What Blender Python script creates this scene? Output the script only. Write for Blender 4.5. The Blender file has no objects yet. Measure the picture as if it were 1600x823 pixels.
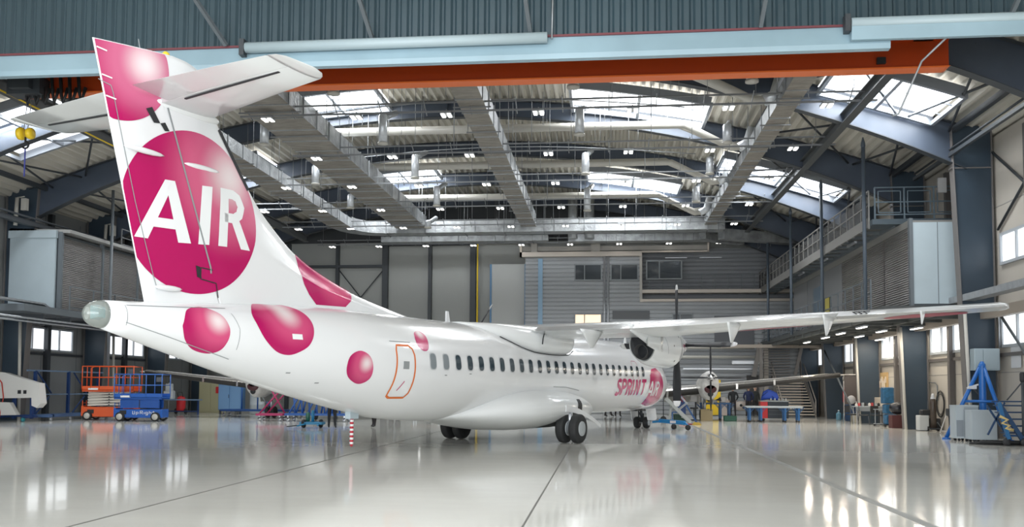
import bpy, bmesh, math, random, bisect
from mathutils import Vector, Matrix
random.seed(7)
C = bpy.context.scene.collection
PI = math.pi
G = 0.08                      # floor level

# ------------------------------------------------------------------ camera
cam_d = bpy.data.cameras.new('camera')
cam = bpy.data.objects.new('camera', cam_d); C.objects.link(cam)
cam_d.sensor_width = 36.0
cam_d.lens = 1403.0 / 1600 * 36
cam_d.shift_y = (528.36 - 411.5) / 1600
cam_d.clip_start = 0.1; cam_d.clip_end = 300
YAW = math.atan2(145, 1403.0); TILT = 0.0555; ROLL = 0.0057
cam.matrix_world = (Matrix.Translation((0, 0, 1.69)) @ Matrix.Rotation(YAW, 4, 'Z')
                    @ Matrix.Rotation(PI/2 + TILT, 4, 'X') @ Matrix.Rotation(ROLL, 4, 'Z'))
bpy.context.scene.camera = cam

# ------------------------------------------------------------------ light
sc = bpy.context.scene
sc.view_settings.view_transform = 'Standard'
sc.view_settings.look = 'None'
sc.view_settings.exposure = 0.06
sc.view_settings.gamma = 1
sc.view_settings.use_curve_mapping = False
world = bpy.data.worlds.new('sky'); sc.world = world; world.use_nodes = True
bg = world.node_tree.nodes['Background']
bg.inputs[0].default_value = (0.86, 0.93, 1.0, 1); bg.inputs[1].default_value = 1.2

def area(name, loc, rot, sx, sy, power, col=(1, 1, 1)):
    d = bpy.data.lights.new(name, 'AREA'); d.shape = 'RECTANGLE'; d.size = sx; d.size_y = sy
    d.energy = power; d.color = col
    o = bpy.data.objects.new(name, d); C.objects.link(o); o.location = loc; o.rotation_euler = rot
    return o
# daylight entering through the wide open hangar door behind the camera
area('door_daylight', (-7, -7.5, 5.2), (PI/2, 0, 0), 38, 9, 6200, (0.95, 0.98, 1.0))
# daylight under the long roof lights; the first is an added unseen fill
for x, y, sx, p in ((-4, 9, 24, 900), (1.4, 37.4, 5.6, 800), (9.4, 31, 3.8, 650), (-11.5, 37.4, 4, 700),
                    (8.4, 44, 5.6, 800), (-19.5, 44, 4.8, 800), (-22.8, 33, 3.6, 800), (1.6, 50.8, 5.2, 1200), (-11.5, 50.8, 4, 1000)):
    area('roof_daylight_and_fill', (x, y, 14.5 - .0094*(x+7)**2 - .24), (0, math.atan(.0188*(x+7)), 0), sx-.1, 2.8, p, (0.95, 0.98, 1.0))

# ------------------------------------------------------------------ materials
MATS = {}
def mat(name, col, rough=0.5, metal=0.0, noise=0.0, scale=4.0, bump=0.0, bscale=20, emit=None, strength=0, coat=0.0, trans=0.0, spec=0.5, stretch=None):
    if name in MATS: return MATS[name]
    m = bpy.data.materials.new(name); m.use_nodes = True
    nt = m.node_tree; b = nt.nodes['Principled BSDF']
    b.inputs['Base Color'].default_value = (*col, 1)
    b.inputs['Roughness'].default_value = rough; b.inputs['Metallic'].default_value = metal
    b.inputs['Specular IOR Level'].default_value = spec
    if coat: b.inputs['Coat Weight'].default_value = coat; b.inputs['Coat Roughness'].default_value = 0.05
    if trans: b.inputs['Transmission Weight'].default_value = trans
    if noise:
        tc = nt.nodes.new('ShaderNodeTexCoord'); n = nt.nodes.new('ShaderNodeTexNoise')
        n.inputs['Scale'].default_value = scale; n.inputs['Detail'].default_value = 4
        src = tc.outputs['Object']
        if stretch:
            mp = nt.nodes.new('ShaderNodeMapping'); mp.inputs['Scale'].default_value = stretch
            nt.links.new(src, mp.inputs[0]); src = mp.outputs[0]
        nt.links.new(src, n.inputs[0])
        r = nt.nodes.new('ShaderNodeValToRGB')
        r.color_ramp.elements[0].position = .3; r.color_ramp.elements[1].position = .7
        r.color_ramp.elements[0].color = (*[c*(1-noise) for c in col], 1)
        r.color_ramp.elements[1].color = (*[min(1, c*(1+noise)) for c in col], 1)
        nt.links.new(n.outputs['Fac'], r.inputs[0]); nt.links.new(r.outputs[0], b.inputs['Base Color'])
    if bump:
        tc = nt.nodes.new('ShaderNodeTexCoord'); n = nt.nodes.new('ShaderNodeTexNoise'); n.inputs['Scale'].default_value = bscale
        bu = nt.nodes.new('ShaderNodeBump'); bu.inputs['Strength'].default_value = bump; bu.inputs['Distance'].default_value = 0.05
        nt.links.new(tc.outputs['Object'], n.inputs[0]); nt.links.new(n.outputs['Fac'], bu.inputs['Height']); nt.links.new(bu.outputs[0], b.inputs['Normal'])
    if emit:
        b.inputs['Emission Color'].default_value = (*emit, 1); b.inputs['Emission Strength'].default_value = strength
    MATS[name] = m
    return m

def dotmat(name, center, R, lo=(.44, .001, .105), hi=(.80, .70, .71), mid=(.60, .07, .19)):
    """printed sphere graphic: magenta with a pale spot, measured from a centre in the side plane"""
    m = bpy.data.materials.new(name); m.use_nodes = True; nt = m.node_tree; b = nt.nodes['Principled BSDF']
    b.inputs['Roughness'].default_value = .22; b.inputs['Coat Weight'].default_value = .15
    tc = nt.nodes.new('ShaderNodeTexCoord'); sp = nt.nodes.new('ShaderNodeSeparateXYZ'); cb = nt.nodes.new('ShaderNodeCombineXYZ')
    nt.links.new(tc.outputs['Object'], sp.inputs[0]); nt.links.new(sp.outputs[0], cb.inputs[0]); nt.links.new(sp.outputs[2], cb.inputs[2])
    vd = nt.nodes.new('ShaderNodeVectorMath'); vd.operation = 'DISTANCE'; vd.inputs[1].default_value = (center[0], 0, center[1])
    nt.links.new(cb.outputs[0], vd.inputs[0])
    dv = nt.nodes.new('ShaderNodeMath'); dv.operation = 'DIVIDE'; dv.inputs[1].default_value = R
    nt.links.new(vd.outputs['Value'], dv.inputs[0])
    r = nt.nodes.new('ShaderNodeValToRGB'); e = r.color_ramp.elements
    e[0].position = 0.0; e[0].color = (*hi, 1); e[1].position = 1.0; e[1].color = (*lo, 1)
    k = e.new(.5); k.color = (*mid, 1)
    r.color_ramp.interpolation = 'EASE'
    nt.links.new(dv.outputs[0], r.inputs[0]); nt.links.new(r.outputs[0], b.inputs['Base Color'])
    return m

# ------------------------------------------------------------------ mesh helpers
class MB:
    def __init__(s): s.v = []; s.f = []; s.m = []; s.sm = []
    def add(s, vs, fs, mi=0, smooth=False):
        o = len(s.v); s.v += [tuple(p) for p in vs]
        for f in fs: s.f.append([i+o for i in f]); s.m.append(mi); s.sm.append(smooth)
        return s
    def box(s, x0, x1, y0, y1, z0, z1, mi=0):
        return s.add([(x0,y0,z0),(x1,y0,z0),(x1,y1,z0),(x0,y1,z0),(x0,y0,z1),(x1,y0,z1),(x1,y1,z1),(x0,y1,z1)],
                     [(0,3,2,1),(4,5,6,7),(0,1,5,4),(1,2,6,5),(2,3,7,6),(3,0,4,7)], mi)
    def cb(s, c, d, mi=0):
        return s.box(c[0]-d[0]/2, c[0]+d[0]/2, c[1]-d[1]/2, c[1]+d[1]/2, c[2]-d[2]/2, c[2]+d[2]/2, mi)
    def bevbox(s, x0, x1, y0, y1, z0, z1, r=.03, mi=0):
        """box with chamfered vertical and top edges"""
        def ring(z, k): return [(x0+r+0*k if False else x0+k+r, y0+k, z), (x1-k-r, y0+k, z), (x1-k, y0+k+r, z), (x1-k, y1-k-r, z), (x1-k-r, y1-k, z), (x0+k+r, y1-k, z), (x0+k, y1-k-r, z), (x0+k, y0+k+r, z)]
        return s.loft([ring(z0, r*.6), ring(z0+r*.6, 0), ring(z1-r*.6, 0), ring(z1, r*.6)], mi, smooth=False)
    def beam(s, p, q, w, h, mi=0, up=(0,0,1)):
        p = Vector(p); q = Vector(q); d = (q-p)
        if d.length < 1e-6: return s
        d.normalize(); u = Vector(up)
        if abs(d.dot(u)) > .98: u = Vector((1, 0, 0))
        a = d.cross(u).normalized()*w/2; b = a.cross(d).normalized()*h/2
        vs = [p-a-b, p+a-b, p+a+b, p-a+b, q-a-b, q+a-b, q+a+b, q-a+b]
        return s.add(vs, [(0,3,2,1),(4,5,6,7),(0,1,5,4),(1,2,6,5),(2,3,7,6),(3,0,4,7)], mi)
    def tube(s, pts, r, n=8, mi=0, smooth=True, r2=None):
        pts = [Vector(p) for p in pts]; rings = []
        for i, p in enumerate(pts):
            if i == 0: d = pts[1]-p
            elif i == len(pts)-1: d = p-pts[i-1]
            else: d = (pts[i+1]-p).normalized()+(p-pts[i-1]).normalized()
            if d.length < 1e-8: d = Vector((0, 0, 1))
            d.normalize()
            if i == 0:
                u = Vector((0, 0, 1)) if abs(d.z) < .9 else Vector((1, 0, 0))
                a = d.cross(u).normalized()
            else:
                a = (a - d*a.dot(d)).normalized()
            b = d.cross(a)
            rr = r if r2 is None else r+(r2-r)*i/(len(pts)-1)
            rings.append([p+(a*math.cos(2*PI*k/n)+b*math.sin(2*PI*k/n))*rr for k in range(n)])
        return s.loft(rings, mi, smooth)
    def loft(s, rings, mi=0, smooth=True, cap=True, closed=True):
        n = len(rings[0]); vs = [p for r in rings for p in r]; fs = []
        for i in range(len(rings)-1):
            for k in range(n if closed else n-1):
                k2 = (k+1) % n
                fs.append((i*n+k, i*n+k2, (i+1)*n+k2, (i+1)*n+k))
        s.add(vs, fs, mi, smooth)
        if cap and closed:
            o = len(s.v)-len(vs)
            s.f.append([o+k for k in reversed(range(n))]); s.m.append(mi); s.sm.append(False)
            s.f.append([o+(len(rings)-1)*n+k for k in range(n)]); s.m.append(mi); s.sm.append(False)
        return s
    def lathe(s, prof, c=(0,0,0), axis='z', n=24, mi=0, smooth=True):
        rings = []
        for r, h in prof:
            ring = []
            for k in range(n):
                x, y = math.cos(2*PI*k/n)*r, math.sin(2*PI*k/n)*r
                if axis == 'z': q = (x, y, h)
                elif axis == 'x': q = (h, x, y)
                else: q = (x, h, y)
                ring.append((q[0]+c[0], q[1]+c[1], q[2]+c[2]))
            rings.append(ring)
        return s.loft(rings, mi, smooth)
    def prism(s, poly, t0, t1, axis='y', mi=0):
        """polygon in two coordinates extruded along axis between t0 and t1"""
        def P(p, t): return (p[0], t, p[1]) if axis == 'y' else ((t, p[0], p[1]) if axis == 'x' else (p[0], p[1], t))
        n = len(poly); vs = [P(p, t0) for p in poly]+[P(p, t1) for p in poly]
        fs = [list(range(n)), list(reversed(range(n, 2*n)))]+[(k, n+k, n+(k+1) % n, (k+1) % n) for k in range(n)]
        return s.add(vs, fs, mi)
    def build(s, name, mats, parent=None, fix=True):
        me = bpy.data.meshes.new(name); me.from_pydata(s.v, [], s.f)
        if not isinstance(mats, (list, tuple)): mats = [mats]
        for m in mats: me.materials.append(m)
        for p, mi, sm in zip(me.polygons, s.m, s.sm): p.material_index = mi; p.use_smooth = sm
        if fix:
            bm = bmesh.new(); bm.from_mesh(me); bmesh.ops.recalc_face_normals(bm, faces=bm.faces); bm.to_mesh(me); bm.free()
        me.validate(); me.update()
        o = bpy.data.objects.new(name, me); C.objects.link(o)
        if parent is not None: o.parent = parent
        return o

def tag(o, label, cat, group=None):
    o['label'] = label; o['category'] = cat
    if group: o['group'] = group
    return o
def thing(name, label, cat, loc=(0,0,0), rz=0, group=None):
    o = bpy.data.objects.new(name, None); C.objects.link(o); o.empty_display_size = .3
    o.location = loc; o.rotation_euler = (0, 0, rz)
    return tag(o, label, cat, group)
def wpart(name, mb, m, root, parent=None, label=None):
    """part whose mesh was made in world coordinates under an unrotated root"""
    l = root.location
    mb.v = [(p[0]-l[0], p[1]-l[1], p[2]-l[2]) for p in mb.v]
    o = mb.build(name, m, parent or root)
    if label: o['label'] = label
    return o
def struct(name, mb, m, parent=None, label=None, cat=None):
    o = mb.build(name, m, parent)
    if parent is None:
        o['kind'] = 'structure'
        if label: o['label'] = label; o['category'] = cat or name.split('_')[0]
    return o
def kids(o): return [c for c in bpy.data.objects if c.parent == o]
def dup(o, loc=None, rz=None, label=None, group=None, parent=None, skip=()):
    c = o.copy(); C.objects.link(c)
    if parent is not None: c.parent = parent
    if loc is not None: c.location = loc
    if rz is not None: c.rotation_euler = (0, 0, rz)
    if label: c['label'] = label
    if group: c['group'] = group
    for ch in kids(o):
        if ch.name.split('.')[0] in skip: continue
        dup(ch, parent=c, skip=skip)
    return c

# common materials
white = mat('white_paint', (.80, .815, .83), .22, coat=.6)
slate = mat('slate_steel', (.058, .075, .105), .42, noise=.08, scale=1.5)
slate_d = mat('dark_steel', (.045, .052, .06), .5)
colblue = mat('column_paint', (.035, .055, .078), .38, noise=.1, scale=.8)
galv = mat('galvanised', (.34, .36, .38), .45, .4, noise=.12, scale=6)
greysteel = mat('grey_steel', (.13, .15, .165), .5)
black = mat('black_rubber', (.012, .013, .014), .6)
tyre_m = mat('tyre_rubber', (.02, .021, .022), .75)
chrome = mat('polished_metal', (.75, .75, .76), .15, 1.0)
alu = mat('aluminium', (.55, .57, .6), .35, .7)
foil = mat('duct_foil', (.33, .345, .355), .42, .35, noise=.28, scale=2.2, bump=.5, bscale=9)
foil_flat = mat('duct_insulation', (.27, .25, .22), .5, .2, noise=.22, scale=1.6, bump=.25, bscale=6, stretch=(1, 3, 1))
cream = mat('cream_duct_paint', (.50, .485, .44), .45)
silver = mat('silver_duct', (.64, .67, .71), .34, .4, noise=.1, scale=8)
wire_m = mat('hanger_wire', (.23, .24, .25), .5, .3)
blue = mat('blue_paint', (.01, .09, .25), .4)
navy = mat('navy_paint', (.012, .045, .16), .45)
orange = mat('orange_paint', (.78, .115, .02), .4)
lightgrey = mat('light_grey_panel', (.44, .52, .56), .35, noise=.04, scale=1)
cabgrey = mat('cabinet_grey', (.40, .45, .48), .45)
red = mat('red_paint', (.55, .02, .025), .4)
yellow = mat('yellow_paint', (.8, .55, .02), .45)
glassdark = mat('dark_glass', (.045, .055, .065), .08, spec=.8)
cladding = mat('grey_cladding', (.33, .345, .36), .45, noise=.06, scale=.5)
def glow(name, col, s): return mat(name, (.9, .9, .9), .5, emit=col, strength=s)
skyp = glow('skylight_pane_glow', (.93, .96, 1.0), 1.6)
winp = glow('window_daylight', (.92, .96, 1.0), 1.15)
lampp = glow('lamp_lens', (1.0, .97, .9), 4)
stripp = glow('strip_lamp_lens', (1.0, .93, .84), 3.0)

# ------------------------------------------------------------------ floor
def floor_mat():
    m = bpy.data.materials.new('polished_concrete_coating'); m.use_nodes = True; nt = m.node_tree; b = nt.nodes['Principled BSDF']
    tc = nt.nodes.new('ShaderNodeTexCoord')
    mp = nt.nodes.new('ShaderNodeMapping'); mp.inputs['Scale'].default_value = (.05, .16, 1); nt.links.new(tc.outputs['Object'], mp.inputs[0])
    n = nt.nodes.new('ShaderNodeTexNoise'); n.inputs['Scale'].default_value = 3; n.inputs['Detail'].default_value = 6; nt.links.new(mp.outputs[0], n.inputs[0])
    r = nt.nodes.new('ShaderNodeValToRGB'); r.color_ramp.elements[0].position = .3; r.color_ramp.elements[1].position = .72
    r.color_ramp.elements[0].color = (.66, .655, .61, 1); r.color_ramp.elements[1].color = (.76, .755, .71, 1)
    nt.links.new(n.outputs['Fac'], r.inputs[0]); nt.links.new(r.outputs[0], b.inputs['Base Color'])
    b.inputs['Roughness'].default_value = .085; b.inputs['Specular IOR Level'].default_value = .5
    mp2 = nt.nodes.new('ShaderNodeMapping'); mp2.inputs['Scale'].default_value = (1, 1, 1); nt.links.new(tc.outputs['Object'], mp2.inputs[0])
    n2 = nt.nodes.new('ShaderNodeTexNoise'); n2.inputs['Scale'].default_value = 1.3; n2.inputs['Detail'].default_value = 2; nt.links.new(mp2.outputs[0], n2.inputs[0])
    bu = nt.nodes.new('ShaderNodeBump'); bu.inputs['Strength'].default_value = .09; bu.inputs['Distance'].default_value = .02
    nt.links.new(n2.outputs['Fac'], bu.inputs['Height']); nt.links.new(bu.outputs[0], b.inputs['Normal'])
    return m
XL, XR, YB, YF = -27.9, 13.45, 60.0, -8.0
b = MB().box(XL, XR, YF, YB+.3, G-.3, G)
struct('floor', b, floor_mat(), label='pale glossy coated hangar floor reflecting windows', cat='floor')
jm = mat('joint_filler', (.13, .13, .12), .6)
struct('trim_1', MB().box(-6.12, -6.08, YF, YB, G, G+.003), jm, label='thin dark floor joint on the left', cat='trim')
struct('trim_2', MB().box(-.965, -.94, YF, YB, G, G+.003), jm, label='thin dark floor joint in the middle', cat='trim')
struct('trim_3', MB().box(3.79, 3.93, YF, YB, G, G+.004), mat('drain_channel_steel', (.24, .245, .235), .45, noise=.15), label='wide grey drain channel line on the right of the floor', cat='trim')

def deckz(x): return 14.5 - .0094*(x+7)**2
def rafz(x):  return 13.72 - .01079*(x+7)**2

# corrugated roof deck
prof = []
x = XL-.4
while x < XR+.4:
    for dx, dz in ((0, 0), (.07, .16), (.20, .16), (.27, 0)): prof.append((x+dx, deckz(x+dx)+dz+.02))
    x += .36
b = MB(); n = len(prof)
vs = [(p[0], YF, p[1]) for p in prof]+[(p[0], YB+.3, p[1]) for p in prof]
b.add(vs, [(i, i+1, n+i+1, n+i) for i in range(n-1)])
b.add([(v[0], v[1], v[2]+.05) for v in vs], [(i, i+1, n+i+1, n+i) for i in range(n-1)])
struct('ceiling', b, mat('roof_deck_paint', (.60, .57, .50), .55, noise=.06, scale=.6), label='arched corrugated metal roof deck', cat='ceiling')

# side walls made of smooth panels
wl = mat('left_wall_panel', (.27, .28, .28), .55, noise=.05, scale=.3)
wr = mat('right_wall_panel', (.50, .465, .41), .55, noise=.05, scale=.3)
wb = mat('back_wall_panel', (.33, .34, .325), .5, noise=.05, scale=.2)
b = MB().box(XL-.3, XL, YF, YB+.3, G-.3, 10.5)
for y in range(-6, 60, 3): b.box(XL, XL+.01, y, y+.03, G, 10.2, 1)
struct('wall_left', b, [wl, greysteel], label='grey panelled left hangar wall', cat='wall')
b = MB().box(XR, XR+.3, YF, YB+.3, G-.3, 10.5)
for z in (2.3, 5.3, 8.0): b.box(XR-.008, XR, YF, YB, z, z+.03, 1)
struct('wall_right', b, [wr, mat('panel_joint', (.3, .29, .27), .6)], label='pale panelled right hangar wall', cat='wall')
b = MB()
b.box(XL, XR, YB, YB+.3, G-.3, 11.6)
N = 40
top = [(XL+(XR-XL)*i/N, 0) for i in range(N+1)]
poly = [(XL, 10.0)]+[(p[0], deckz(p[0])+.1) for p in top]+[(XR, 10.0)]
b.prism([(p[0], max(p[1], 9.9)) for p in poly], YB+.02, YB+.3, 'y', 1)
struct('wall_back', b, [wb, mat('gable_dark', (.05, .055, .06), .6)], label='grey smooth panelled back hangar wall with dark gable', cat='wall')
# back wall steel: posts and rails
t = thing('wall_post_frame', 'dark steel posts, rails and thin cross braces on the left half of back wall', 'frame', (-14, 59.8, G))
for x, w in ((-25.2, .2), (-21.7, .2), (-18.25, .2), (-14.9, .38), (-11.8, .22), (-8.85, .38)):
    wpart('post', MB().box(x-w/2, x+w/2, 59.62, 59.98, G, 11.55), slate_d, t)
for x0, x1, z, h in ((-15, -8.7, 11.47, .22), (-25.3, -15.1, 9.96, .18)):
    wpart('rail', MB().box(x0, x1, 59.66, 59.99, z-h/2, z+h/2), slate_d, t)
for p, q in (((-18.2, 9.8), (-15.1, 6.0)), ((-15.1, 9.6), (-18.1, 6.0)), ((-18.2, 6.0), (-15.1, 2.2)), ((-15.1, 6.0), (-18.1, 2.2))):
    wpart('brace', MB().tube([(p[0], 59.7, p[1]), (q[0], 59.7, q[1])], .04, 6), slate_d, t)
tag(MB().tube([(-8.5, 59.45, G), (-8.5, 59.45, 11.55), (-5.2, 59.45, 11.6)], .07, 8).build('yellow_gas_pipe', yellow), 'thin yellow pipe rising up back wall and turning right at the top', 'pipe')

# ------------------------------------------------------------------ roof portal frames
FY = [25.7, 32.4, 39.0, 45.6, 52.3, 58.2]
FN = ['nearest portal frame, mostly hidden above the orange crane', 'portal frame whose right column stands behind the blue tripod', 'second column pair frame with long pale windows beside it',
      'middle portal frame crossing above the stacked blue bundle', 'fourth portal frame, in front of the gable', 'last portal frame standing against back wall']
for y, lab in zip(FY, FN):
    t = thing('portal_frame', 'dark slate steel '+lab, 'steel frame', (-7, y, G))
    xs = [-26.7+i*(12.5+26.7)/44 for i in range(45)]
    def dep(x):
        d = abs(x+7)/19.5
        return rafz(x) - .25*d**6
    b = MB(); n = len(xs)
    vs = [(x, y-.012, dep(x)) for x in xs]+[(x, y-.012, deckz(x)-.03) for x in xs]
    vs += [(x, y+.012, dep(x)) for x in xs]+[(x, y+.012, deckz(x)-.03) for x in xs]
    fs = []
    for i in range(n-1): fs += [(i, i+1, n+i+1, n+i), (2*n+i, 3*n+i, 3*n+i+1, 2*n+i+1)]
    b.add(vs, fs)
    for x in (-20.5, -13.8, -7, -.2, 6.6): b.box(x-.02, x+.02, y-.14, y+.14, dep(x)+.02, deckz(x)-.05)
    wpart('rafter', b, slate, t)
    b = MB()
    for zf in (0, 1):
        for i in range(n-1):
            a0 = dep(xs[i]) if zf == 0 else deckz(xs[i])-.06; a1 = dep(xs[i+1]) if zf == 0 else deckz(xs[i+1])-.06
            h = .03
            v = [(xs[i], y-.17, a0), (xs[i+1], y-.17, a1), (xs[i+1], y+.17, a1), (xs[i], y+.17, a0)]
            v += [(p[0], p[1], p[2]+h) for p in v]
            b.add(v, [(0,3,2,1),(4,5,6,7),(0,1,5,4),(2,3,7,6)])
    wpart('flange', b, slate_d, t)
    for s in (-1, 1):
        if s > 0: xi0, xi1, xo = 12.42, 12.02, 13.35
        else: xi0, xi1, xo = -26.75, -26.2, -27.75
        zt = 10.9
        b = MB().prism([(xi0, G), (xo, G), (xo, zt), (xi1, zt)], y-.1, y-.07, 'y')
        b.prism([(xi0, G), (xo, G), (xo, zt), (xi1, zt)], y+.07, y+.1, 'y')
        wpart('column', b, colblue, t)
        b = MB(); e = .03*s
        b.prism([(xi0-e, G), (xi0, G), (xi1, zt), (xi1-e, zt)], y-.19, y+.19, 'y')
        b.box(min(xo-e, xo), max(xo-e, xo), y-.19, y+.19, G, zt)
        b.prism([(xi1-e, 9.4), (xo, 9.4), (xo, 9.44), (xi1-e, 9.44)], y-.15, y+.15, 'y')
        wpart('column_flange', b, mat('column_flange_paint', (.16, .15, .145), .5), t)

# purlins / wind braces between frames
tg = 'roof wind braces'
for i in range(5):
    y0, y1 = FY[i], FY[i+1]
    for (xa, xb) in ((10.5, 12.0), (-25.6, -24.2), (6, 10.3), (-24, -19.5)):
        for k in range(2):
            p = (xa, y0, deckz(xa)-.35) if k == 0 else (xb, y0, deckz(xb)-.35)
            q = (xb, y1, deckz(xb)-.35) if k == 0 else (xa, y1, deckz(xa)-.35)
            side = 'right' if xa > 0 else 'left'
            tag(MB().tube([p, q], .045, 6).build('roof_brace_rod', slate_d), 'dark steel rod %s, %s, in the %s roof bay%s' % (('rising to the right' if k == 0 else 'rising to the left'), {10.5: 'over the right columns', -25.6: 'over the left columns', 6: 'by the right duct', -24: 'on the left slope'}[xa], ['first', 'second', 'third', 'fourth', 'fifth'][i], ''), 'brace', tg+' '+side)
for x in (12.1, 6.3, -20, -25.9):
    tag(MB().beam((x, 24, deckz(x)-.3), (x, 59.5, deckz(x)-.3), .16, .2).build('purlin', slate_d),
        {12.1: 'long dark purlin nearest right wall', 6.3: 'long dark purlin left of right skylights', -20: 'long dark purlin on left roof slope', -25.9: 'long dark purlin nearest left wall'}[x], 'purlin')

# ------------------------------------------------------------------ skylights
SK = [(7.5, 11.35, 29.2, 32.2, 'large bright skylight at upper right'), (-24.6, -20.8, 30.8, 35.2, 'bright skylight at far left above the tailplane tip'),
      (-1.4, 4.2, 35.6, 38.8, 'bright double skylight right of centre behind the crane'), (-13.6, -9.5, 35.8, 38.8, 'bright skylight left of centre beside the wide duct'),
      (5.6, 11.3, 42.6, 45.4, 'middle right skylight above the high walkway'), (-22, -17.2, 42.6, 45.4, 'small looking skylight left of centre behind the fin'),
      (-1.0, 4.2, 49.4, 52.0, 'thin far skylight right of centre'), (-13.6, -9.6, 49.4, 52.0, 'thin far skylight left of centre'),
      (-14, -2, 3, 6, None), (0, 8, 3, 6, None), (-14, -2, 11, 14, None), (0, 8, 11, 14, None)]  # unseen skylights over the front half, added for their light
k = 1
for x0, x1, y0, y1, lab in SK:
    def zz(x): return deckz(x)-.12
    b = MB(); n = 10
    xs = [x0+(x1-x0)*i/n for i in range(n+1)]
    b.add([(x, y0, zz(x)) for x in xs]+[(x, y1, zz(x)) for x in xs], [(i, i+1, n+2+i, n+1+i) for i in range(n)])
    o = struct('window_%d' % k, b, skyp, label=lab or 'skylight', cat='skylight')
    fr = MB()
    for yy in (y0, y1):
        for i in range(n): fr.beam((xs[i], yy, zz(xs[i])-.14), (xs[i+1], yy, zz(xs[i+1])-.14), .14, .34)
    for x in (x0, (x0+x1)/2, x1): fr.beam((x, y0, zz(x)-.24), (x, y1, zz(x)-.24), .13, .14)
    for yy in (y0+(y1-y0)/3, y0+(y1-y0)*2/3):
        for i in range(n): fr.beam((xs[i], yy, zz(xs[i])-.24), (xs[i+1], yy, zz(xs[i+1])-.24), .035, .04)
    struct('skylight_frame', fr, mat('skylight_frame_paint', (.24, .26, .29), .5), parent=o)
    k += 1

# ------------------------------------------------------------------ wall windows
framew = mat('window_frame_grey', (.42, .45, .48), .45)
def wall_window(side, y0, y1, z0, z1, lab, cuts=4):
    global k
    X = XR if side > 0 else XL
    s = -side
    e = .05*s
    b = MB(); b.add([(X+s*.015, y0, z0), (X+s*.015, y1, z0), (X+s*.015, y1, z1), (X+s*.015, y0, z1)], [(0, 1, 2, 3)])
    o = struct('window_%d' % k, b, winp, label=lab, cat='window'); k += 1
    f = MB()
    x0, x1 = sorted((X, X+s*.09))
    for (a, c, d, g) in ((y0-.09, y1+.09, z0-.1, z0), (y0-.09, y1+.09, z1, z1+.09), (y0-.09, y0, z0, z1), (y1, y1+.09, z0, z1)):
        f.box(x0, x1, a, c, d, g)
    for i in range(1, cuts):
        yy = y0+(y1-y0)*i/cuts; w = .10 if i == cuts//2 else .035
        f.box(x0, x1, yy-w, yy+w, z0, z1)
    struct('window_frame', f, framew, parent=o)
for i, (y0, y1) in enumerate(((27.3, 31.9), (34.0, 38.55), (40.6, 45.1), (47.3, 51.9), (53.9, 58.3))):
    wall_window(1, y0, y1, 3.25, 4.2, 'low band window in right wall, %s' % ['nearest, beyond the tripod jack', 'second from the right edge', 'third, above the grey gas bottle area', 'fourth, above the table and chairs', 'farthest, near the stairs'][i])
wall_window(1, 27.3, 31.8, 6.05, 6.95, 'upper window high at the right edge')
for i, (y0, y1) in enumerate(((33.0, 37.6), (40.1, 44.5), (47.4, 51.8), (54, 58.2))):
    wall_window(-1, y0, y1, 3.5, 4.5, 'low band window in left wall, %s' % ['out at the left edge', 'first one fully seen at the left', 'second one, behind the tail cone', 'farthest, hidden behind the tail'][i])
for i, y in enumerate((36, 42.3, 49.6)):
    tag(MB().box(XL+.02, XL+.25, y-.13, y+.13, G, 10.3).build('wall_stud', slate_d), 'dark steel stud on left wall, %s' % ['nearest, at the left edge', 'between the two panes behind the blue rack', 'behind the orange lift'][i], 'stud')
for i, y in enumerate((29.6, 36.3, 42.8, 49.6)):
    tag(MB().box(XR-.22, XR-.02, y-.11, y+.11, G, 10.2).build('wall_stud', mat('stud_brown', (.12, .11, .105), .5)), 'brown grey steel stud on right wall, %s' % ['behind the blue stair cart', 'left of the hanging electrical box', 'beside the wall tool board', 'beyond the extinguisher'][i], 'stud')
for i, (y0, y1) in enumerate(((26, 32.3), (32.6, 38.9), (39.2, 45.4), (45.8, 52))):
    tag(MB().box(XR-.12, XR-.01, y0, y1, 2.85, 2.97).build('wall_rail', mat('stud_brown', (.12, .11, .105), .5)), 'thin horizontal rail below the %s right window' % ['nearest', 'second', 'third', 'fourth'][i], 'rail')
for i, (y0, y1) in enumerate(((33, 38.8), (39.2, 45.4), (45.8, 52))):
    tag(MB().box(XL+.01, XL+.12, y0, y1, 3.2, 3.32).build('wall_rail', slate_d), 'thin horizontal rail below the %s left window' % ['nearest', 'second', 'third'][i], 'rail')
# diagonal wall braces
tag(MB().tube([(13.38, 27.2, 10.0), (13.38, 32.0, 7.2), ], .05, 6).build('wall_brace', slate_d), 'dark diagonal brace above the upper right window', 'brace')
tag(MB().tube([(13.3, 32.1, 9.9), (13.3, 26.6, 6.2)], .05, 6).build('wall_brace', slate_d), 'dark diagonal brace falling right from the big column head', 'brace')
tag(MB().tube([(13.2, 31.5, 4.2), (13.2, 27.4, 1.0)], .05, 6).build('wall_brace', greysteel), 'grey diagonal brace in front of the nearest low right window', 'brace')
tag(MB().tube([(12.3, 52.0, 3.9), (12.3, 46.2, .6)], .05, 6).build('wall_brace', greysteel), 'grey diagonal brace between the far right columns', 'brace')
for y, lab in ((36.0, 'at left edge'), (43.9, 'behind the tail cone')):
    tag(MB().tube([(-26.7, y+2.6, 4.6), (-26.6, y+2.6, G)], .07, 8).build('drain_pipe', cream), 'pale vertical pipe beside the left column %s' % lab, 'pipe')
for y, lab in ((31.9, 'in front of the column behind the tripod'), (38.6, 'beside the column left of the gas bottle'), (45.3, 'on the column beside the table')):
    tag(MB().tube([(12.2, y, 4.3), (12.35, y, G)], .06, 8).build('drain_pipe', cream), 'pale vertical pipe %s' % lab, 'pipe')

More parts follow.
